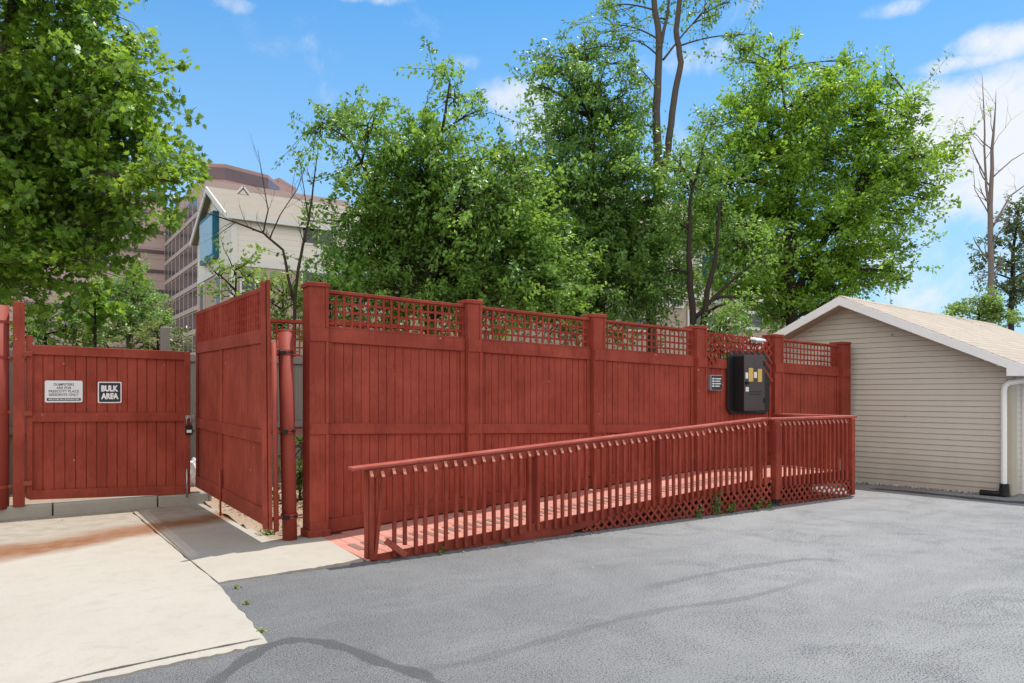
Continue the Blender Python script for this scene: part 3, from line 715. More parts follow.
x0, x1 = sx_(97.8), sx_(121.6); zt = zat(110, 381.8, YG); zb2 = zat(110, 403, YG)
bs = empty('bulk_area_sign', ((x0+x1)/2, YG, zb2), 'dark navy sign reading BULK AREA in bold white letters on the red gate', 'sign', 'signs on the closed gate')
MB().prism(rrect(x0, x1, zb2, zt, .016, YG), (0, .006, 0)).build('plate', M['letter_white'], bs)
MB().prism(rrect(x0+.014, x1-.014, zb2+.014, zt-.014, .012, YG-.0015), (0, .0012, 0)).build('panel', M['sign_navy'], bs)
hgt = zt-zb2; mx = (x0+x1)/2; wid = x1-x0
text('BULK', hgt*.36, (mx, YG-.003, zt-hgt*.33), M['letter_white'], bs, wid*.72, .006)
text('AREA', hgt*.36, (mx, YG-.003, zt-hgt*.69), M['letter_white'], bs, wid*.74, .006)

# ------------------------------------------------------------------ weathered rear fence
rf = empty('weathered_fence', (5, 12.6, 0), 'weathered grey board fence with brown lattice behind the red enclosure', 'fence')
b = MB(); x = -6.; rr = random.Random(2)
while x < 8.2: b.box(x, x+.138, 12.6+rr.uniform(-.004,.004), 12.62, .05, 2.16+rr.uniform(-.01,.01)); x += .145
b.build('board_panel', M['grey_wood'], rf)
MB().box(-6., 8.3, 12.55, 12.598, 2.08, 2.2).build('top_rail', M['grey_wood'], rf, bevel=.006)
MB().box(-6., 8.3, 12.552, 12.596, 1.0, 1.1).build('mid_rail', M['grey_wood'], rf, bevel=.006)
lattice_square(3.0, 8.2, 12.58, -.02, -.58, lambda x: 2.80).build('lattice', M['red_lattice'], rf)
MB().box(2.96, 8.2, 12.55, 12.61, 2.78, 2.83).build('lattice_cap', M['red_lattice'], rf)
gpst = at(165, 327, 11.55)
o = MB().box(gpst.x-.065, gpst.x+.065, gpst.y-.06, gpst.y+.06, .1, gpst.z).build('timber_post', M['grey_wood'], bevel=.012)
tag(o, 'weathered grey timber post sticking up behind the closed red gate', 'post')
def crumple(name, c, r, mat, label, cat, seed):
    bm = bmesh.new(); bmesh.ops.create_icosphere(bm, subdivisions=3, radius=1.); rr = random.Random(seed)
    for v in bm.verts: v.co = Vector((v.co.x*r[0], v.co.y*r[1], v.co.z*r[2]))*(1+rr.uniform(-.16,.16))
    me = bpy.data.meshes.new(name); bm.to_mesh(me); bm.free(); me.materials.append(mat)
    o = bpy.data.objects.new(name, me); COL.objects.link(o); o.location = c; return tag(o, label, cat)
crumple('plastic_bag', (2.33, 12.2, .36), (.14,.12,.22), M['paper'], 'crumpled white plastic bag on the ground in the gap between the two gates', 'bag', 3)

# ------------------------------------------------------------------ garage
ga = math.atan2(.1604, 1.314)
gar = empty('garage', (12.652*1.06+.01, 5.202*1.06-.085, -.10), 'low tan vinyl sided garage with white rake boards and brown shingle roof', 'garage', rz=ga)
SPAN = 4.95; PK = SPAN/2; SL = .466; PZ = 3.285; OV = .38; LEN = 7.5
def rz_(s): return PZ-SL*abs(s-PK)          # top of the roof at distance s along the gable
b = MB(); ch_ = .0905; z = .02
# gable wall: lapped courses
gar.scale = (1.06,)*3
while z < 3.2:
    z1 = z+ch_
    def lim(zz):
        h = (PZ-.07-zz)/SL; return max(0, PK-h), min(SPAN, PK+h)
    a0, a1 = lim(z); c0, c1 = lim(min(z1, PZ-.075))
    if a1-a0 < .05: break
    zz = min(z1-.0045, PZ-.075)
    b.add([(-.022,a0,z),(-.022,a1,z),(-.008,c1,zz),(-.008,c0,zz)], [(0,1,2,3)])
    b.add([(-.022,a0,z),(-.022,a1,z),(.012,a1,z),(.012,a0,z)], [(0,1,2,3)])
    z = z1
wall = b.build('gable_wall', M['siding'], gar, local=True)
for (xa_, xb_) in ((.21, .46), (3.3, LEN)):
    b = MB(); z = .02
    while z < 2.0:
        b.add([(xa_,-.016,z),(xb_,-.016,z),(xb_,-.002,z+ch_),(xa_,-.002,z+ch_)], [(0,1,2,3)]); b.add([(xa_,-.016,z),(xb_,-.016,z),(xb_,-.001,z),(xa_,-.001,z)], [(0,1,2,3)])
        z += ch_
    b.build('front_wall', M['siding'], gar, local=True)
b = MB().box(.03, LEN, .02, SPAN-.02, 0., 1.98); b.prism([(.03,.02,1.9),(.03,SPAN-.02,1.9),(.03,PK,PZ-.06)], (.1,0,0))
b.build('core_wall', M['siding'], gar, local=True)
MB().box(-.004, LEN, -.004, SPAN, -.02, .0195).build('foundation', M['kerb'], gar, local=True)
MB().box(-.03, .09, -.026, -.001, .02, 1.88).box(-.032, -.0235, -.02, .05, .02, 1.88).build('corner_trim', M['trim_tan'], gar, local=True, bevel=.003)
MB().box(.09, .21, -.02, -.001, .02, 1.88).build('corner_trim', M['trim_tan'], gar, local=True, bevel=.003)
MB().box(.48, .62, -.05, -.001, 0, 1.84).box(.48, 3.3, -.05, -.001, 1.842, 1.98).box(3.16, 3.3, -.05, -.001, 0, 1.84).build('door_frame', M['white'], gar, local=True, bevel=.004)
dr = MB()
for k in range(4): dr.box(.622, 3.158, -.03, -.002, .01+k*.457, .455+k*.457)
dr.build('garage_door', M['white'], gar, local=True, bevel=.006)
EV = .36
b = MB()
for sg in (-1, 1):
    e = PK+sg*(PK+EV)
    b.hexa([(-OV,e,rz_(e)-.03),(LEN+OV,e,rz_(e)-.03),(LEN+OV,PK,PZ-.03),(-OV,PK,PZ-.03),(-OV,e,rz_(e)),(LEN+OV,e,rz_(e)),(LEN+OV,PK,PZ),(-OV,PK,PZ)])
roof = b.build('roof', M['shingle'], gar, local=True)
MB().prism([(-OV,PK-.14,rz_(PK-.14)+.004),(-OV,PK,PZ+.012),(-OV,PK+.14,rz_(PK+.14)+.004)], (LEN+2*OV,0,0)).build('ridge_cap', M['shingle'], roof, local=True)
for sg in (-1, 1):
    e = PK+sg*(PK+EV); top = -.012
    MB().hexa([(-OV-.022,e,rz_(e)+top-.135),(-OV-.001,e,rz_(e)+top-.135),(-OV-.001,PK,PZ+top-.15),(-OV-.022,PK,PZ+top-.15),(-OV-.022,e,rz_(e)+top),(-OV-.001,e,rz_(e)+top),(-OV-.001,PK,PZ+top),(-OV-.022,PK,PZ+top)]).build('rake_board', M['white'], roof, local=True)
    MB().hexa([(-OV+.001,e,rz_(e)-.155),(.02,e,rz_(e)-.155),(.02,PK,PZ-.155),(-OV+.001,PK,PZ-.155),(-OV+.001,e,rz_(e)-.14),(.02,e,rz_(e)-.14),(.02,PK,PZ-.14),(-OV+.001,PK,PZ-.14)]).build('soffit', M['soffit'], roof, local=True)
for (y0, y1) in ((-EV, -.05), (SPAN+.05, SPAN+EV)):
    bz = rz_(-EV)-.12
    MB().box(-OV-.024, LEN+OV, y0, y1, bz, bz+.012).build('eave_soffit', M['white'], roof, local=True)
    yo = y0 if y0 < 0 else y1
    MB().prism([(-OV-.024,y0,bz+.0125),(-OV-.024,y1,bz+.0125),(-OV-.024,y1,rz_(y1)-.10),(-OV-.024,y0,rz_(y0)-.10)], (.02,0,0)).build('eave_return', M['white'], roof, local=True)
    MB().box(-OV-.02, LEN+OV, yo-.012 if yo < 0 else yo, yo if yo < 0 else yo+.012, bz+.0125, rz_(-EV)-.03).build('eave_board', M['white'], roof, local=True)
gt = rz_(-EV)-.04
MB().add([(-OV,-EV-.013,gt),(-OV,-EV-.013,gt-.11),(-OV,-EV-.10,gt-.11),(-OV,-EV-.13,gt),(LEN+OV,-EV-.013,gt),(LEN+OV,-EV-.013,gt-.11),(LEN+OV,-EV-.10,gt-.11),(LEN+OV,-EV-.13,gt)], [(0,1,2,3),(4,5,6,7),(0,1,5,4),(1,2,6,5),(2,3,7,6)]).build('gutter', M['white'], gar, local=True)
ds = MB(); pts = [(-.07,.075,.14),(-.07,.075,1.62),(-.066,.06,1.70),(-.05,.01,1.745),(.02,-.12,1.77),(.1,-.30,1.80),(.13,-.43,1.88)]
ds.tube(pts, [.043,.043,.042,.041,.04,.038,.038], 8).build('downspout', M['white'], gar, local=True, bevel=0.)
MB().box(-.105, -.022, .065, .085, .9, .93).box(-.105,-.022,.065,.085,1.55,1.58).build('downspout_strap', M['white'], gar, local=True)
bt = MB().tube([(-.075,.07,.02),(-.075,.07,.06),(-.075,.07,.20)], [.08,.072,.062], 12)
bt.tube([(-.08,.07,.045),(-.12,.2,.04),(-.10,.38,.035)], [.045,.045,.05], 10)
bt.build('drain_boot', M['rubber'], gar, local=True)
b = MB(); rr = random.Random(9)
for k in range(40):   # strip of pale foam/gravel along the foot of the wall
    y = .35+k*.055+rr.uniform(-.02,.02); r_ = rr.uniform(.012,.026)
    b.tube([(-.05-rr.uniform(0,.03), y, .0), (-.05, y+.02, r_*1.4)], [r_*1.5, r_*.5], 5)
M['gravel'] = plain('pale_gravel', (.46,.45,.43), .9, .3, 20)
o = b.build('pale_gravel', M['gravel']); o.location = gar.location; o.rotation_euler = gar.rotation_euler; o.scale = gar.scale; tag(o, kind='stuff', label='strip of pale gravel along the foot of the garage wall')

# ------------------------------------------------------------------ buildings behind
def wall_mat(name, col, band=.3, contrast=.85):
    t = NT(name); g = t.n('ShaderNodeNewGeometry'); sx = t.n('ShaderNodeSeparateXYZ'); t.l(g.outputs['Position'], sx.inputs[0])
    f = t.math('FRACT', t.math('MULTIPLY', sx.outputs['Z'], 1/band)); n = t.noise(t.pos(), .6, 4)
    c = t.mix(t.ramp(f, [(.0, 1), (.12, 0)]), col, tuple(x*contrast*.75 for x in col)); c = t.mix(t.math('MULTIPLY', n, .4), c, tuple(x*.8 for x in col))
    t.bsdf(c, .7, None, .25); return t.m
M['condo_siding'] = wall_mat('cream_siding', (.80,.75,.67), .34)
M['condo_brick'] = plain('brown_brick', (.44,.36,.28), .85, .2, 3)
M['condo_roof'] = plain('grey_beige_shingle', (.27,.235,.19), .9, .15, 1.2)
M['condo_trim'] = plain('cream_trim', (.74,.72,.68), .6, .05, 2)
M['teal'] = plain('teal_panel', (.012,.15,.24), .4, .1, 1)
M['sky_panel'] = plain('pale_blue_panel', (.30,.52,.68), .25, .15, .6, .5)
M['glass'] = plain('dark_glass', (.035,.042,.055), .12, .3, .5, .6)
M['tower_glass'] = plain('tower_glass', (.055,.058,.075), .2, .3, .2, .5)
M['pink_stone'] = wall_mat('pink_granite', (.55,.42,.40), 2.0, .8)
M['pink_light'] = plain('pink_granite_light', (.53,.46,.46), .6, .08, .3)
M['brown_band'] = plain('bronze_glass', (.13,.09,.10), .25, .25, .25, .5)

co = empty('condo_building', at(232, 392, 45).xy.to_3d(), 'pale sided townhouse with steep gable and blue glazed bay seen past the open gate', 'house', 'townhouses behind the trees')
cx, cy = at(232, 392, 45).x, at(232, 392, 45).y
def zz(px, py, t): return at(px, py, t).z
ze = zz(232, 211, 45); zt3 = zz(232, 260, 45)
gw = 10.0; cl = 26.
bw = MB(); bw.box(cx, cx+cl, cy, cy+gw, zt3, ze)
ap = 15.2
bw.prism([(cx,cy,ze),(cx,cy+gw,ze),(cx,cy+gw/2,ap-.3)], (.5,0,0))
bw.build('upper_wall', M['condo_siding'], co)
MB().box(cx+.02, cx+cl, cy+.02, cy+gw-.02, 0, zt3-.002).build('lower_wall', M['condo_brick'], co)
rfm = MB(); ov = .35
sl = (ap-ze)/(gw/2)
for sg in (-1, 1):
    e = cy+gw/2+sg*(gw/2+ov); zeave = ze-ov*sl
    rfm.hexa([(cx-.4,e,zeave-.25),(cx+cl,e,zeave-.25),(cx+cl,cy+gw/2,ap-.25),(cx-.4,cy+gw/2,ap-.25),(cx-.4,e,zeave),(cx+cl,e,zeave),(cx+cl,cy+gw/2,ap),(cx-.4,cy+gw/2,ap)])
rfo = rfm.build('roof', M['condo_roof'], co)
for sg in (-1, 1):
    e = cy+gw/2+sg*(gw/2+ov); zeave = ze-ov*sl
    MB().hexa([(cx-.5,e,zeave-.42),(cx-.405,e,zeave-.42),(cx-.405,cy+gw/2,ap-.42),(cx-.5,cy+gw/2,ap-.42),(cx-.5,e,zeave-.02),(cx-.405,e,zeave-.02),(cx-.405,cy+gw/2,ap-.02),(cx-.5,cy+gw/2,ap-.02)]).build('rake_board', M['condo_trim'], rfo)
MB().box(cx-.4, cx+cl, cy-ov-.12, cy-ov-.005, ze-ov*sl-.36, ze-ov*sl-.02).build('gutter', M['condo_trim'], rfo)
# small dormer gable on the near slope
dx = xat(243, cy+4.3); dy0 = cy+4.3; dzr = ze+(dy0-cy)*sl
dm = MB().prism([(dx-.55,dy0,dzr-.2),(dx+.55,dy0,dzr-.2),(dx,dy0,dzr+.5)], (0,1.8,0)).build('dormer', M['condo_roof'], rfo)
MB().prism([(dx-.35,dy0-.03,dzr-.1),(dx+.35,dy0-.03,dzr-.1),(dx,dy0-.03,dzr+.3)], (0,.028,0)).build('dormer_vent', M['condo_trim'], dm)
MB().bar((dx-.6,dy0-.06,dzr-.2),(dx,dy0-.06,dzr+.54),.1,.12).bar((dx+.6,dy0-.06,dzr-.2),(dx,dy0-.06,dzr+.54),.1,.12).build('dormer_trim', M['condo_trim'], dm)
MB().box(cx-.05, cx+cl, cy-.05, cy-.002, zt3-.3, zt3+.2).box(cx-.05, cx-.002, cy-.05, cy+gw, zt3-.3, zt3+.2).build('belt_trim', M['condo_trim'], co)
for xx in (cx, cx+5.2, cx+11.0): MB().box(xx-.06, xx+.3, cy-.07, cy-.003, .5, ze-.9).build('corner_board', M['condo_trim'], co)
MB().box(cx-.07, cx-.003, cy-.06, cy+.3, .5, ze-.9).build('corner_board', M['condo_trim'], co)
# blue glazed bay on the gable
bay = MB().box(cx-.38, cx-.002, cy+3.4, cy+7.5, zz(213,255,47), zz(213,208,47)).build('blue_bay', M['teal'], co)
MB().box(cx-.41, cx-.382, cy+3.55, cy+7.4, zz(213,255,47)+.25, zz(213,208,47)-.25).build('pane', M['sky_panel'], bay)
def window(parent, axis, u, v, plane, hw, z0, z1, frame='condo_trim', out=-1):
    f = MB(); 
    def bx_(a, b_, c, d, o0, o1):
        lo, hi = sorted((plane+out*o0, plane+out*o1))
        if axis == 'y': f_.box(a, b_, lo, hi, c, d)
        else: f_.box(lo, hi, a, b_, c, d)
    f_ = f; bx_(u-hw-.12, u+hw+.12, z0-.14, z1+.14, .004, .06); fo = f.build('window', M[frame], parent)
    f_ = MB(); bx_(u-hw, u-.04, z0, z1, .062, .075); bx_(u+.04, u+hw, z0, z1, .062, .075); f_.build('pane', M['glass'], fo); return fo
for px_, q0, q1 in ((318,228,250),(318,278,300)): window(co, 'y', xat(px_, cy), 0, cy, 1.0, zz(px_, q1, 50), zz(px_, q0, 50))
for px_, q0, q1 in ((255,285,305),): window(co, 'y', xat(px_, cy), 0, cy, .8, zz(px_, q1, 47), zz(px_, q0, 47))
window(co, 'x', cy+8.4, 0, cx, .55, zz(202,318,52), zz(202,285,52))
window(co, 'x', cy+3.4, 0, cx, .55, zz(202,318,52), zz(202,285,52))

c2 = at(690, 392, 33); x2, y2 = c2.x, c2.y
t2 = empty('condo_building', (x2, y2, 0), 'beige townhouse with white framed windows glimpsed between trunks behind the meter bay', 'house', 'townhouses behind the trees')
xl, xr = xat(585, y2), xat(790, y2)
def z2(px, py):
    a = (px-CX)/F; return H+(HY-py)/F*(y2/(FW[1]+RT[1]*a))
MB().box(xl, xr, y2, y2+10, 0, z2(735,302)).build('lower_wall', M['condo_brick'], t2)
MB().box(xl, xr, y2-.02, y2+10, z2(735,302)+.003, z2(735,245)).build('upper_wall', M['condo_siding'], t2)
MB().box(xl-.3, xr+.3, y2-.12, y2-.022, z2(735,306), z2(735,300)).build('belt_trim', M['condo_trim'], t2)
MB().hexa([(xl-.5,y2-.8,z2(735,246)),(xr+.5,y2-.8,z2(735,246)),(xr+.5,y2+10.5,z2(735,246)),(xl-.5,y2+10.5,z2(735,246)),(xl-.5,y2+4.7,z2(735,246)+3.2),(xr+.5,y2+4.7,z2(735,246)+3.2),(xr+.5,y2+5.1,z2(735,246)+3.2),(xl-.5,y2+5.1,z2(735,246)+3.2)]).build('roof', M['condo_roof'], t2)
for px_, q0, q1, hw in ((727,287,303,.75),(750,314,327,.75),(700,314,327,.75),(668,290,304,.8),(640,318,330,.8)): window(t2, 'y', xat(px_, y2), 0, y2-.03, hw, z2(px_, q1), z2(px_, q0))
bay2 = MB().box(xat(702, y2), xat(717, y2), y2-.9, y2-.023, z2(710,284), z2(710,258)).build('blue_bay', M['teal'], t2)
MB().box(xat(703, y2), xat(716, y2), y2-.93, y2-.903, z2(710,282), z2(710,260)).build('pane', M['sky_panel'], bay2)

# office tower: L-shaped wing with a window grid and a higher bevelled block
T0 = at(199, 392, 112); tx, ty = T0.x, T0.y
tw = empty('office_tower', (tx, ty, 0), 'tall pinkish granite office tower with dark window rows, far behind at left', 'office building')
far = at(163, 392, 137); fy = far.y
wing_top = zz(185, 196, 122)
MB().box(tx, tx+24, ty, fy+18, 0, wing_top).build('wing', M['pink_stone'], tw)
fl = MB().box(tx-34, tx-.01, fy, fy+18, 0, zz(150,200,136)).build('flank', M['pink_stone'], tw)
for k in range(11): MB().box(tx-34.2, tx-.012, fy-.3, fy-.01, 2.+k*3.6, 2.5+k*3.6).build('ledge', M['brown_band'], fl)
ft_ = 3.55; ncol = 8
for j in range(ncol+1):
    y0 = ty+.25+(fy-ty-1.0)/ncol*j; MB().box(tx-.14, tx-.006, y0, y0+.34, 0, wing_top-.05).build('pilaster', M['pink_light'], tw)
for k in range(9):
    z0 = wing_top-1.2-(k+1)*ft_
    if z0 < 5: break
    MB().box(tx-.20, tx-.005, ty+.2, fy-.32, z0-.85, z0-.15).build('ledge', M['pink_light'], tw)
    for j in range(ncol):
        y0 = ty+.6+(fy-ty-1.0)/ncol*j; y1 = y0+(fy-ty-1.0)/ncol-.35
        MB().box(tx-.12, tx-.004, y0, y1, z0, z0+2.4).build('window', M['tower_glass'], tw)
zc = zz(200,163,116)
P0 = at(200, 392, 116); P1 = at(225, 392, 116.5); P2 = at(268, 392, 122.4); P3 = at(279, 392, 127.7); P4 = at(296, 392, 134); P5 = at(296, 392, 160); P6 = at(200, 392, 150)
def ring(z): return [(p.x, p.y, z) for p in (P0, P1, P2, P3, P6)]
M['crown_stone'] = wall_mat('crown_granite', (.40,.26,.24), 2.0, .8)
blk = MB().prism(ring(0), (0,0,zc)).build('block', M['crown_stone'], tw)
for (d0, d1, mt) in ((.6, 2.4, 'brown_band'), (3.2, 5.0, 'brown_band'), (5.05, 8.2, 'copper'), (9.0, 11.0, 'brown_band')):
    if mt == 'copper' and 'copper' not in M: M['copper'] = plain('copper_stone', (.36,.17,.12), .6, .35, .35)
    c = sum((p for p in (P0, P1, P2, P3, P6)), Vector())/5
    rg = [(c.x+(p.x-c.x)*1.012, c.y+(p.y-c.y)*1.012, zc-d1) for p in (P0, P1, P2, P3, P6)]
    MB().prism(rg, (0,0,d1-d0)).build('band', M[mt], blk)
MB().prism([(p.x, p.y, 0) for p in (P3, P4, P5, P6)], (0,0,zz(288,186,133))).build('annex', M['crown_stone'], tw)

# ------------------------------------------------------------------ vegetation
def leaf_mesh(name, pos, nrm, dirs, size, mat, parent, shape='leaf'):
    n = len(pos)
    side = np.cross(nrm, dirs); side /= np.linalg.norm(side, axis=1, keepdims=True)+1e-9
    if shape == 'maple':
        prof = np.array([(0,0),(.30,.10),(.52,.38),(.26,.42),(.34,.78),(.12,.62),(0,1.05),(-.12,.62),(-.34,.78),(-.26,.42),(-.52,.38),(-.30,.10)])
    elif shape == 'needle':
        prof = np.array([(0,0),(.16,.35),(.05,1.0),(-.05,1.0),(-.16,.35)])
    else:
        prof = np.array([(0,0),(.30,.38),(0,1.0),(-.30,.38)])
    k = len(prof)
    fold = np.abs(prof[:,0])*.35
    co_ = (pos[:,None,:] + side[:,None,:]*(prof[None,:,0:1]*size[:,None,None]) + dirs[:,None,:]*(prof[None,:,1:2]*size[:,None,None]) + nrm[:,None,:]*((fold[None,:,None]-(prof[None,:,1:2]**2)*.18)*size[:,None,None]))
    me = bpy.data.meshes.new(name)
    me.vertices.add(n*k); me.vertices.foreach_set('co', co_.reshape(-1).astype(np.float32))
    if k == 4:   # two triangles on a folded midrib, still one island
        idx = (np.arange(n)[:,None]*4+np.array([0,1,2,0,2,3])[None,:]).reshape(-1); m = 3; nf = 2*n
    else:
        idx = np.arange(n*k); m = k; nf = n
    me.loops.add(len(idx)); me.loops.foreach_set('vertex_index', idx.astype(np.int32))
    me.polygons.add(nf); me.polygons.foreach_set('loop_start', (np.arange(nf)*m).astype(np.int32))
    me.update(calc_edges=True); me.materials.append(mat)
    o = bpy.data.objects.new(name, me); COL.objects.link(o)
    if parent is not None: o.parent = parent
    return o
def unit(v): return v/(np.linalg.norm(v, axis=-1, keepdims=True)+1e-9)
def tree(name, label, cat, trunks, lobes, leaf=.09, nleaf=34, dens=42., mat='leaf_mid', barkm='bark', twig=.55, spread=.11, droop=.25, shape='leaf', group=None, seed=1, up=.55, limb_r=.035, lift=.25):
    """trunks: lists of (point, radius); lobes: (centre, radius, weight). Limbs run to the lobes, twigs fill them, leaves sit along the twigs."""
    rg = np.random.default_rng(seed); base = trunks[0][0][0]
    root = empty(name, (base.x, base.y, 0), label, cat, group)
    wood = MB(); allp = []
    for tr in trunks:
        pts = [tr[0][0]]; rad = [tr[0][1]]
        for i in range(len(tr)-1):
            for q in range(1, 5):
                u = q/4; j = Vector(rg.normal(0, .012*tr[i][1]*10, 3)) if q < 4 else Vector((0,0,0))
                pts.append(tr[i][0].lerp(tr[i+1][0], u)+j); rad.append(tr[i][1]+(tr[i+1][1]-tr[i][1])*u)
        wood.tube(pts, rad, 9); allp += list(zip(pts, rad))
    LP, LN, LD, LS = [], [], [], []
    for (c, r, wgt) in lobes:
        c = Vector(c)
        # limb from the nearest lower trunk point
        best = min(allp, key=lambda q: (q[0]-c).length + max(0, q[0].z-c.z+.3*r)*2.2)
        s = best[0]; mid = s.lerp(c, .5)+Vector((0, 0, .12*(c-s).length))+Vector(rg.normal(0, .06*r, 3))
        lp = []
        for q in range(9):
            u = q/8; lp.append((s*(1-u)**2+mid*2*u*(1-u)+c*u*u))
        r0 = min(best[1]*.75, limb_r*(1+.4*r)); wood.tube(lp, [r0*(1-.7*q/8)+.006 for q in range(9)], 6)
        nt = max(4, int(dens*r*r*wgt))
        d = unit(rg.normal(0, 1, (nt, 3))); rad = r*(rg.random(nt)**.5)
        tip = np.array(c)[None]+d*rad[:,None]*np.array([1,1,.9])
        st = np.array([lp[int(q)] for q in rg.integers(3, 9, nt)])
        st = st+(tip-st)*rg.uniform(.0,.35,(nt,1))
        out = unit(unit(tip-np.array(c)[None])+rg.normal(0,.45,(nt,3))+np.array([0,0,lift]))
        tl_ = twig*(rg.random(nt)**1.6*1.5+.3)*np.minimum(1., .45+.8*rad/r)
        end = tip+out*tl_[:,None]
        end[:,2] -= droop*tl_*rg.random(nt)
        for i in range(nt):
            wood.tube([st[i], (st[i]+tip[i])/2+rg.normal(0,.04,3), tip[i], end[i]], [.013,.010,.007,.003], 3, cap=False)
        # each twig is a flat spray: its leaves share a plane, so whole sprays turn light or dark together
        pn = unit(rg.normal(0, .55, (nt, 3))+np.array([0,0,up])); sd = unit(np.cross(pn, out))
        u = rg.random((nt, nleaf))**.8
        w_ = rg.normal(0, 1, (nt, nleaf))*spread*(1.25-.8*u)
        p = tip[:,None,:]*(1-u[...,None])+end[:,None,:]*u[...,None]
        back = rg.random((nt, nleaf)) < .2
        p = np.where(back[...,None], tip[:,None,:]+(st-tip)[:,None,:]*(u*.5)[...,None], p)
        p = p+sd[:,None,:]*w_[...,None]+rg.normal(0, spread*.35, p.shape)
        p = p.reshape(-1, 3); m = len(p)
        n_ = unit(np.repeat(pn, nleaf, 0)+rg.normal(0, .42, (m, 3))); dr = np.repeat(out, nleaf, 0)+np.repeat(sd, nleaf, 0)*np.sign(w_).reshape(-1, 1)*.8
        dd = unit(dr*.7+rg.normal(0, .45, (m, 3))+np.array([0,0,-droop])); dd = unit(dd-n_*np.sum(dd*n_,1,keepdims=True))
        LP.append(p); LN.append(n_); LD.append(dd); LS.append(leaf*rg.uniform(.6, 1.25, m))
    wood.build('trunk', M[barkm], root, smooth=True)
    p = np.concatenate(LP)-np.array([[base.x, base.y, 0]])
    o = leaf_mesh('crown', p, np.concatenate(LN), np.concatenate(LD), np.concatenate(LS), M[mat], root, shape)
    return root, len(p)
def lob(lst, t, jit=.0, seed=0):
    rr = random.Random(seed); o = []
    for q in lst:
        px_, py_, r_ = q[:3]; w_ = q[3] if len(q) > 3 else 1.
        tt = t+(q[4] if len(q) > 4 else 0)+rr.uniform(-1, 1)*jit
        o.append((at(px_, py_, tt), r_*tt/F, w_))
    return o
G = 'broadleaf trees behind the red fence'
NL = 0
# maple at the left, near
t = 13.
c0 = at(-45, 392, t); c0.z = 0
tr = [[(c0, .24), (at(-45, 300, t), .2), (at(-25, 200, t), .15), (at(0, 80, t), .09), (at(20, -40, t), .05)]]
_, n = tree('maple_tree', 'dense maple with lobed leaves filling the upper left above the closed gate', 'tree', tr,
    lob([(35,-40,70),(95,5,36,.8),(80,50,52),(118,82,36),(145,75,18,.7),(55,110,72),(125,130,45),(160,140,20,.7),(150,178,34),(180,182,16,.8),(95,185,55),(25,190,72),(60,240,46),(10,262,44),(108,225,30,.8),(45,275,26,.6),(95,262,20,.4),(-70,60,110,.8),(-80,180,110,.8),(-60,-80,100,.8),(-20,120,80),(120,210,30)], t, .8, 1),
    leaf=.12, nleaf=44, dens=58, mat='leaf_maple', twig=.6, spread=.14, droop=.35, shape='maple', seed=5, up=.8)
NL += n
# centre-left tree
t = 15.2
c0 = at(432, 392, t); c0.z = 0
tr = [[(c0, .13), (at(430, 310, t), .11), (at(425, 230, t), .07), (at(440, 150, t), .04), (at(450, 80, t), .015)],
      [(at(431, 320, t), .08), (at(395, 230, t), .05), (at(350, 140, t), .025), (at(322, 122, t), .01)]]
_, n = tree('broadleaf_tree', 'bushy green tree with an arching left spray, behind the first two fence bays', 'tree', tr,
    lob([(322,130,18,.8),(345,122,20,.9),(372,128,24,.9),(395,150,28,.8),(352,170,20,.7),(440,75,12,.8),(455,100,20,.6),(480,110,14,.5),(425,130,22,.6),(430,185,46),(375,215,42),(460,215,50),(500,190,36,.9),(515,160,22,.8),(530,190,26,.8),(400,255,52),(455,270,55),(345,255,30),(505,255,45),(335,285,30),(390,295,40),(490,300,40),(520,235,34),(440,150,30,.7),(545,285,40),(560,255,30),(410,190,40)], t, .8, 2),
    leaf=.102, nleaf=50, dens=96, mat='leaf_mid', twig=.7, spread=.10, droop=.45, group=G, seed=6, barkm='bark_dark')
NL += n
# darker middle tree
t = 17.8
c0 = at(600, 392, t); c0.z = 0
tr = [[(c0, .15), (at(600, 300, t), .12), (at(595, 200, t), .08), (at(588, 90, t), .03), (at(585, 50, t), .01)]]
_, n = tree('broadleaf_tree', 'darker upright tree with a narrow top, left of the tall bare trunks', 'tree', tr,
    lob([(558,72,14,.8),(585,40,7,1.),(552,55,7,.9),(628,64,9,.8),(622,48,6,.9),(540,85,8,.9),(572,48,6,.9),(583,55,16,.9),(575,90,26,.9),(600,85,24,.8),(555,110,22,.8),(610,120,32),(570,140,34),(590,180,44),(550,185,32,.9),(630,165,32,.9),(620,215,44),(565,235,44),(600,265,48),(645,250,40),(555,280,40),(630,290,40),(585,305,36),(530,300,30),(540,225,28),(535,260,34),(525,200,22,.7),(625,95,18,.6),(660,285,30,.9),(675,235,24,.8),(655,200,22,.7),(700,300,16,.4),(570,250,40)], t, .9, 3),
    leaf=.102, nleaf=50, dens=86, mat='leaf_dark', twig=.65, spread=.10, droop=.4, group=G, seed=7, barkm='bark_dark')
NL += n
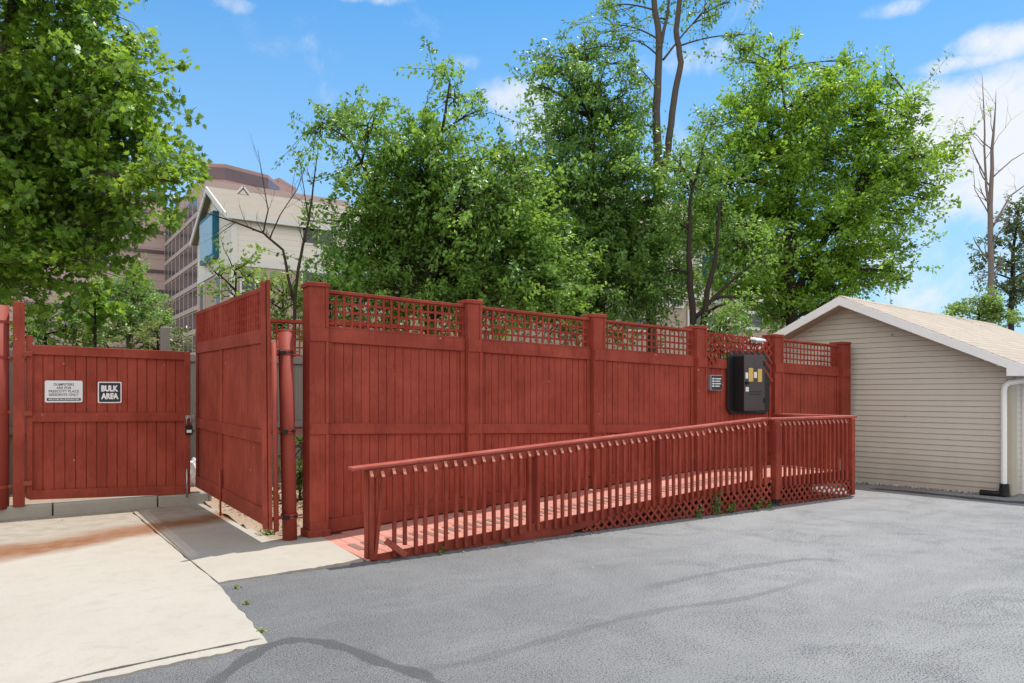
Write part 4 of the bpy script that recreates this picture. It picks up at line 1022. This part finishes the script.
# tall twin-trunk tree
t = 18.8
c0 = at(652, 392, t); c0.z = 0
tr = [[(c0, .15), (at(652, 270, t), .13), (at(658, 190, t), .12), (at(656, 110, t), .10), (at(659, 40, t), .085), (at(652, -20, t), .065), (at(650, -90, t), .04)],
      [(at(657, 195, t), .11), (at(668, 150, t), .09), (at(674, 100, t), .082), (at(681, 62, t), .075), (at(676, 30, t), .07), (at(681, -15, t), .06), (at(684, -90, t), .04)],
      [(at(660, 48, t), .05), (at(668, 10, t), .035), (at(672, -30, t), .02)], [(at(663, 60, t), .03), (at(685, 32, t), .02), (at(715, 0, t), .012), (at(740, -20, t), .006)]]
_, n = tree('tall_tree', 'tall tree with two bare grey forked trunks rising out of frame above the others', 'tree', tr,
    lob([(612,25,22,.45),(632,40,16,.45),(610,5,20,.4),(640,70,14,.35),(705,8,22,.3),(722,15,14,.3),(655,20,12,.35),(690,-25,40,.4),(630,-35,40,.5),(745,35,10,.25),(640,120,20,.5),(668,165,14,.35),(652,215,26,.7),(730,2,12,.25)], t, .5, 4),
    leaf=.10, nleaf=24, dens=80, mat='leaf_mid', limb_r=.016, twig=.6, spread=.10, droop=.3, group=G, seed=8, barkm='bark')
NL += n
# multi-stem tree by the meter bay
t = 16.2
c0 = at(692, 392, t); c0.z = 0; c1 = at(704, 392, t); c1.z = 0
tr = [[(c0, .09), (at(693, 320, t), .075), (at(689, 260, t), .06), (at(690, 200, t), .035), (at(705, 140, t), .01)],
      [(c1, .08), (at(703, 325, t), .07), (at(707, 292, t), .06), (at(715, 262, t), .045), (at(720, 200, t), .02)],
      [(at(695, 318, t), .05), (at(712, 300, t), .045), (at(728, 284, t), .035), (at(755, 262, t), .015)]]
_, n = tree('multistem_tree', 'thin dark-stemmed tree showing its forked stems right beside the meter bay', 'tree', tr,
    lob([(690,185,26,.7),(702,150,20,.6),(680,225,24,.7),(720,205,24,.7),(690,280,20,.35),(740,240,26,.7),(722,305,14,.5),(765,255,24,.6),(672,270,20,.6),(718,120,16,.6),(745,300,14,.35),(675,160,18,.5)], t, .6, 5),
    leaf=.09, nleaf=34, dens=100, mat='leaf_dark', twig=.45, spread=.11, droop=.4, group=G, seed=9, barkm='bark_dark')
NL += n
# right tree
t = 20.
c0 = at(792, 392, t); c0.z = 0
tr = [[(c0, .19), (at(792, 320, t), .16), (at(788, 240, t), .11), (at(790, 150, t), .06), (at(780, 70, t), .015)],
      [(at(791, 300, t), .10), (at(840, 210, t), .07), (at(890, 150, t), .03), (at(915, 110, t), .01)]]
_, n = tree('broadleaf_tree', 'wide bright green tree leaning right over the garage roof', 'tree', tr,
    lob([(778,62,13,.8),(765,85,20,.9),(742,118,24,.9),(800,105,32),(835,85,14,.8),(845,112,26),(875,100,14,.8),(880,130,24),(908,118,13,.8),(918,150,18,.9),(938,155,9,.8),(900,180,24),(920,185,10,.8),(912,212,9,.9),(928,200,7,.9),(942,188,5,1.),(938,168,8,.9),(948,158,5,1.),(905,105,8,.9),(914,95,5,1.),(884,84,8,.9),(890,72,5,1.),(838,74,8,.9),(842,62,5,1.),(895,272,9,.9),(908,280,6,.9),(900,250,10,.9),(740,62,8,.9),(737,48,5,.9),(780,46,6,1.),(872,285,12,.9),(760,150,40),(815,160,46),(865,175,36),(725,180,30,.9),(780,210,46),(840,225,42),(885,215,24,.9),(905,225,10,.8),(750,250,36),(815,270,42),(865,262,28),(885,258,12,.8),(790,300,36),(750,290,30,.8),(735,255,30,.8),(770,315,22,.7),(840,300,24),(728,140,20,.7),(710,170,16,.6),(705,205,26,.8),(700,235,26,.7),(730,225,30,.9)], t, .9, 6),
    leaf=.116, nleaf=50, dens=80, mat='leaf_right', twig=.95, spread=.11, droop=.05, lift=.45, group=G, seed=10, barkm='bark_dark', up=.7)
NL += n
# understory behind the fence: separate shrubs
for i, (px_, py_, rr_, t, m_, lab) in enumerate([
    (283,290,30,13.3,'leaf_pale','pale bushy shrub between the open gate and the first fence post'),
    (236,266,26,13.6,'leaf_pale','light green sapling top above the middle of the open gate'),
    (330,292,22,13.6,'leaf_mid','green shrub just behind the first fence post'),
    (158,334,22,16.5,'leaf_olive','olive yellow shrub above the right half of the closed gate'),
    (90,330,26,16.0,'leaf_olive','olive yellow shrub above the left half of the closed gate'),
    (45,320,30,15.2,'leaf_mid','dark green shrub beside the far left gate post'),
    (95,300,20,14.6,'leaf_maple','bright green low maple branch bush over the closed gate'),
    (720,322,26,15.2,'leaf_dark','dark shrub filling in behind the lattice at the meter bay')]):
    c0 = at(px_, 392, t); c0.z = 0
    ctr = at(px_, py_, t); r_ = rr_*t/F
    _, n = tree('shrub', lab, 'shrub', [[(c0, .04), (at(px_, 392+(py_-392)*.6, t), .03), (ctr, .012)]],
        [(ctr, r_*.8, 1.), (ctr+Vector((r_*.7, .1, -r_*.3)), r_*.6, 1.), (ctr+Vector((-r_*.7, -.1, -r_*.4)), r_*.6, 1.), (ctr+Vector((0, .1, -r_*1.1)), r_*.8, 1.)],
        leaf=.085 if i != 6 else .13, nleaf=26, dens=95 if i not in (6, 1) else 60, mat=m_, twig=.25, spread=.09, droop=.2, shape='maple' if i == 6 else 'leaf', group='shrubs behind the enclosure', seed=20+i, barkm='bark_dark', limb_r=.015)
    NL += n
# conical tree far left behind
t = 24.
c0 = at(128, 392, t); c0.z = 0
_, n = tree('conical_tree', 'conical mid green tree in front of the pink office tower', 'tree', [[(c0, .16), (at(130, 320, t), .1), (at(135, 268, t), .03)]],
    lob([(134,272,13),(126,288,20),(146,295,18),(106,298,20),(140,318,24),(118,325,26),(95,315,18),(160,325,14),(100,290,14,.7)], t, .4, 8), leaf=.10, nleaf=36, dens=70, mat='leaf_mid', twig=.35, spread=.12, seed=31)
NL += n
# ivy and bush inside the enclosure
t = 10.6
c0 = at(300, 470, t); c0.z = 0
_, n = tree('ivy_bush', 'leafy dark bush inside the enclosure seen between the pole and the first fence post', 'shrub', [[(c0, .02), (c0+Vector((0,0,.5)), .015), (c0+Vector((.05,0,1.0)), .008)]],
    [(c0+Vector((0,0,.35)), .42, 1.), (c0+Vector((.1,.1,.85)), .38, 1.), (c0+Vector((.5,.2,.5)), .5, 1.), (c0+Vector((.2,.1,.12)), .3, 1.)], leaf=.07, nleaf=30, dens=90, mat='leaf_ivy', twig=.18, spread=.06, seed=40, limb_r=.008)

# bare trees
def bare(name, label, base_pts, seed, depth, spread_, lenf, barkm, group=None, forks=3, up=.35):
    rg = random.Random(seed); root = empty(name, (base_pts[0][0][0].x, base_pts[0][0][0].y, 0), label, 'tree', group); wood = MB()
    def grow(p, d, L, r, k):
        pts = [p]; rr_ = [r]; q = p.copy(); dd = d.copy()
        for s in range(5):
            dd = (dd+Vector((rg.gauss(0,.16),rg.gauss(0,.16),rg.gauss(0,.12)+up*.12))).normalized(); q = q+dd*L/5; pts.append(q.copy()); rr_.append(r*(1-.6*(s+1)/5))
        wood.tube(pts, rr_, 6 if k > 1 else 4)
        if k <= 0: return
        for f in range(forks):
            i = rg.randint(1, 5); ax = Vector((rg.gauss(0,1),rg.gauss(0,1),rg.gauss(0,.7))).normalized()
            nd = (dd*.75+ax*spread_).normalized(); nd.z += up*.3
            grow(pts[i], nd.normalized(), L*lenf*rg.uniform(.7,1.1), rr_[i]*.72, k-1)
    for br in base_pts:
        pts = []; rad = []
        for i in range(len(br)-1):
            for q in range(4):
                u = q/4; pts.append(br[i][0].lerp(br[i+1][0], u)+Vector((rg.gauss(0,.012),rg.gauss(0,.012),0))*(br[i][1]*14)); rad.append(br[i][1]+(br[i+1][1]-br[i][1])*u)
        pts.append(br[-1][0]); rad.append(br[-1][1]); wood.tube(pts, rad, 8)
        n_ = len(pts)
        for j in range(n_//3, n_):
            if rg.random() < .62:
                d = (pts[min(j+1,n_-1)]-pts[j-1]).normalized(); ax = Vector((rg.gauss(0,1),rg.gauss(0,1),rg.gauss(0,.4))).normalized()
                grow(pts[j], (d*.6+ax*spread_).normalized(), lenf*rg.uniform(.7,1.3)*BL, rad[j]*.36, depth)
    wood.build('trunk', M[barkm], root, smooth=True); return root
BL = 2.2
t = 30.
b0 = at(990, 392, t); b0.z = 0
bare('bare_tree', 'leafless grey tree with upswept branches behind the right end of the garage roof',
     [[(b0,.20),(at(991,300,t),0.1224),(at(990,225,t),0.1080),(at(992,150,t),0.0648),(at(996,90,t),.006)],
      [(at(989,215,t),0.0570),(at(985,160,t),0.0415),(at(984,110,t),0.0259),(at(982,75,t),0.0078)],
      [(at(990,232,t),0.0467),(at(1010,196,t),0.0311),(at(1035,178,t),0.0156)], [(at(992,178,t),0.0311),(at(1012,160,t),0.0207),(at(1032,148,t),0.0104)],
      [(at(987,180,t),0.0311),(at(972,150,t),0.0181),(at(962,122,t),0.0062)], [(at(988,212,t),0.0259),(at(975,190,t),0.0156),(at(973,165,t),0.0062)]], 3, 1, .6, .62, 'bark_dead', forks=3)
BL = 1.0
t = 12.9
b0 = at(292, 392, t); b0.z = 0
bare('bare_tree', 'leafless dark sapling whose thin branches cross in front of the pale townhouse',
     [[(b0,.036),(at(295,300,t),0.0306),(at(298,268,t),0.0272),(at(309,218,t),0.0190),(at(314,180,t),0.0136),(at(318,150,t),0.0054)],
      [(at(293,300,t),0.0272),(at(283,250,t),0.0231),(at(263,233,t),0.0190),(at(235,222,t),0.0150),(at(203,212,t),0.0068)],
      [(at(263,234,t),0.0150),(at(268,210,t),0.0109),(at(263,180,t),0.0068),(at(258,150,t),0.0034)], [(at(270,238,t),0.0136),(at(280,215,t),0.0095),(at(297,190,t),0.0068),(at(306,165,t),0.0034)],
      [(at(309,220,t),0.0122),(at(304,190,t),0.0082),(at(300,160,t),0.0041)],[(at(236,222,t),0.0082),(at(222,232,t),0.0054),(at(212,240,t),0.0027)]], 12, 1, .5, .5, 'bark_dark', forks=2)

# conifer-like tree at the right edge and low green tree
t = 33.
c0 = at(1012, 392, t); c0.z = 0
tree('evergreen_tree', 'dark thin evergreen at the right edge beside the leafless trunk', 'tree', [[(c0, .16), (at(1011, 310, t), .12), (at(1013, 250, t), .07), (at(1020, 200, t), .02)]],
    lob([(1020,212,12,.6),(1005,238,12,.6),(1028,240,14,.8),(985,255,10,.5),(1012,265,14,.6),(978,272,9,.4),(1035,270,18,.8),(1020,292,18,.7),(996,285,10,.5),(1008,225,8,.5),(1040,215,18,.7)], t, .4, 9), leaf=.15, nleaf=40, dens=62, mat='leaf_fir', twig=.5, spread=.14, seed=33, droop=.1, barkm='bark_dark')
c0 = at(978, 392, 28.); c0.z = 0
tree('broadleaf_tree', 'small light green treetop just above the garage ridge at right', 'tree', [[(c0, .1), (at(978, 330, 28.), .07), (at(980, 300, 28.), .02)]],
    lob([(978,304,12),(992,308,14),(962,311,10,.8),(1005,316,12),(950,318,6,.5)], 28., .3, 10), leaf=.12, nleaf=40, dens=90, mat='leaf_pale', twig=.35, spread=.13, seed=34, barkm='bark_dark')
c0 = at(945, 392, 60.); c0.z = 0

# weeds through the lattice skirt and along the joints
def weed(label, p, h, r, n, leaf, seed, mat='leaf_ivy', vine=None):
    rg = np.random.default_rng(seed); b = MB(); P = []; D = []
    root = empty('weed', (p.x, p.y, 0), label, 'weed', 'weeds at the edges of the paving')
    for k in range(n):
        a = rg.uniform(0, 2*math.pi); e = Vector((math.cos(a)*r*rg.random(), math.sin(a)*r*.35*rg.random()-.02, h*rg.uniform(.35, 1)))
        s = Vector((rg.uniform(-.3,.3)*r, 0, 0)); m_ = s.lerp(e, .5)+Vector((0,0,.1*h))
        b.tube([p+s, p+m_, p+e], [.003,.0025,.0015], 4)
        for q in range(7):
            u = rg.uniform(.3, 1); P.append(np.array(p+s.lerp(e, u))+rg.normal(0, leaf*.5, 3)); D.append(unit(rg.normal(0,1,3)))
    b.build('stems', M['leaf_ivy'], root)
    P = np.array(P)-np.array([[p.x, p.y, 0]]); P[:,2] = np.maximum(P[:,2], .012); D = np.array(D); N = unit(rg.normal(0,.5,D.shape)+np.array([0,-.5,.8])); D = unit(D-N*np.sum(D*N,1,keepdims=True))
    leaf_mesh('leaves', P, N, D, leaf*rg.uniform(.7,1.3,len(P)), M[mat], root)
for i, (px_, h, r, n, lf, lab) in enumerate([(697,.13,.1,5,.045,'leafy weed at the left end of the vines in the lattice skirt'),(716,.36,.16,9,.048,'tallest leafy vine weed climbing the lattice skirt'),(731,.17,.16,6,.045,'leafy weed in the lattice skirt just right of the tallest vine'),
        (757,.13,.12,5,.045,'leafy weed near the right end of the ramp skirt'),(768,.06,.08,5,.04,'low weed tuft at the gap between ramp and landing'),(440,.07,.05,3,.03,'small weed at the foot of the ramp rim board'),(505,.06,.04,3,.03,'tiny weed below the middle of the ramp rim')]):
    weed(lab, Vector((xat(px_, RY-.01), RY-.012, 0)), h, r, n, lf, 50+i)
for i, (px_, py_, h, lab) in enumerate([(246,604,.05,'small yellow green weed in the concrete joint, upper one of the pair'),(260,632,.05,'small yellow green weed near the concrete corner'),(236,588,.03,'tiniest weed in the upper end of the concrete joint')]):
    weed(lab, ground(px_, py_), h*.6, .035, 4, .022, 70+i, 'leaf_olive')
p = ground(273, 537); weed('grass tuft at the foot of the leaning gate pole', Vector((p.x-.02, p.y+.1, 0)), .07, .14, 14, .035, 80)
# dry leaf litter inside the enclosure, too many to count
rg = np.random.default_rng(3); n = 700
P = np.stack([rg.uniform(2.35, 4.6, n), rg.uniform(8.2, 12.3, n), rg.uniform(.05, .09, n)], 1); N = unit(rg.normal(0,.3,(n,3))+np.array([0,0,1])); D = unit(rg.normal(0,1,(n,3))); D = unit(D-N*np.sum(D*N,1,keepdims=True))
M['litter'] = plain('dry_leaf', (.34,.22,.13), .8, .5, 9)
lit = []
for k in range(120):
    q = rg.random()
    if q < .35: lit.append((rg.uniform(2.9, 10.8), 6.44-abs(rg.normal(0, .07)), .012))
    elif q < .6: lit.append((rg.uniform(-6, 2.3), 11.1-abs(rg.normal(0, .16)), .022))
    elif q < .8: lit.append((12.9+rg.uniform(-.5, .05), rg.uniform(5.6, 8.2), -.085))
    else: lit.append((2.7+abs(rg.normal(0, 2.)), 6.46-abs(rg.normal(0, .05)), .012))
PL = np.array(lit); NLi = unit(rg.normal(0,.25,(len(PL),3))+np.array([0,0,1])); DL = unit(rg.normal(0,1,(len(PL),3))); DL = unit(DL-NLi*np.sum(DL*NLi,1,keepdims=True))
o = leaf_mesh('leaf_litter', PL, NLi, DL, rg.uniform(.02,.05,len(PL)), M['litter'], None); tag(o, 'few dry leaf scraps blown along the paving edges', kind='stuff')
o = leaf_mesh('leaf_litter', P, N, D, rg.uniform(.04,.09,n), M['litter'], None); tag(o, 'dry brown leaves scattered on the soil inside the enclosure', kind='stuff')
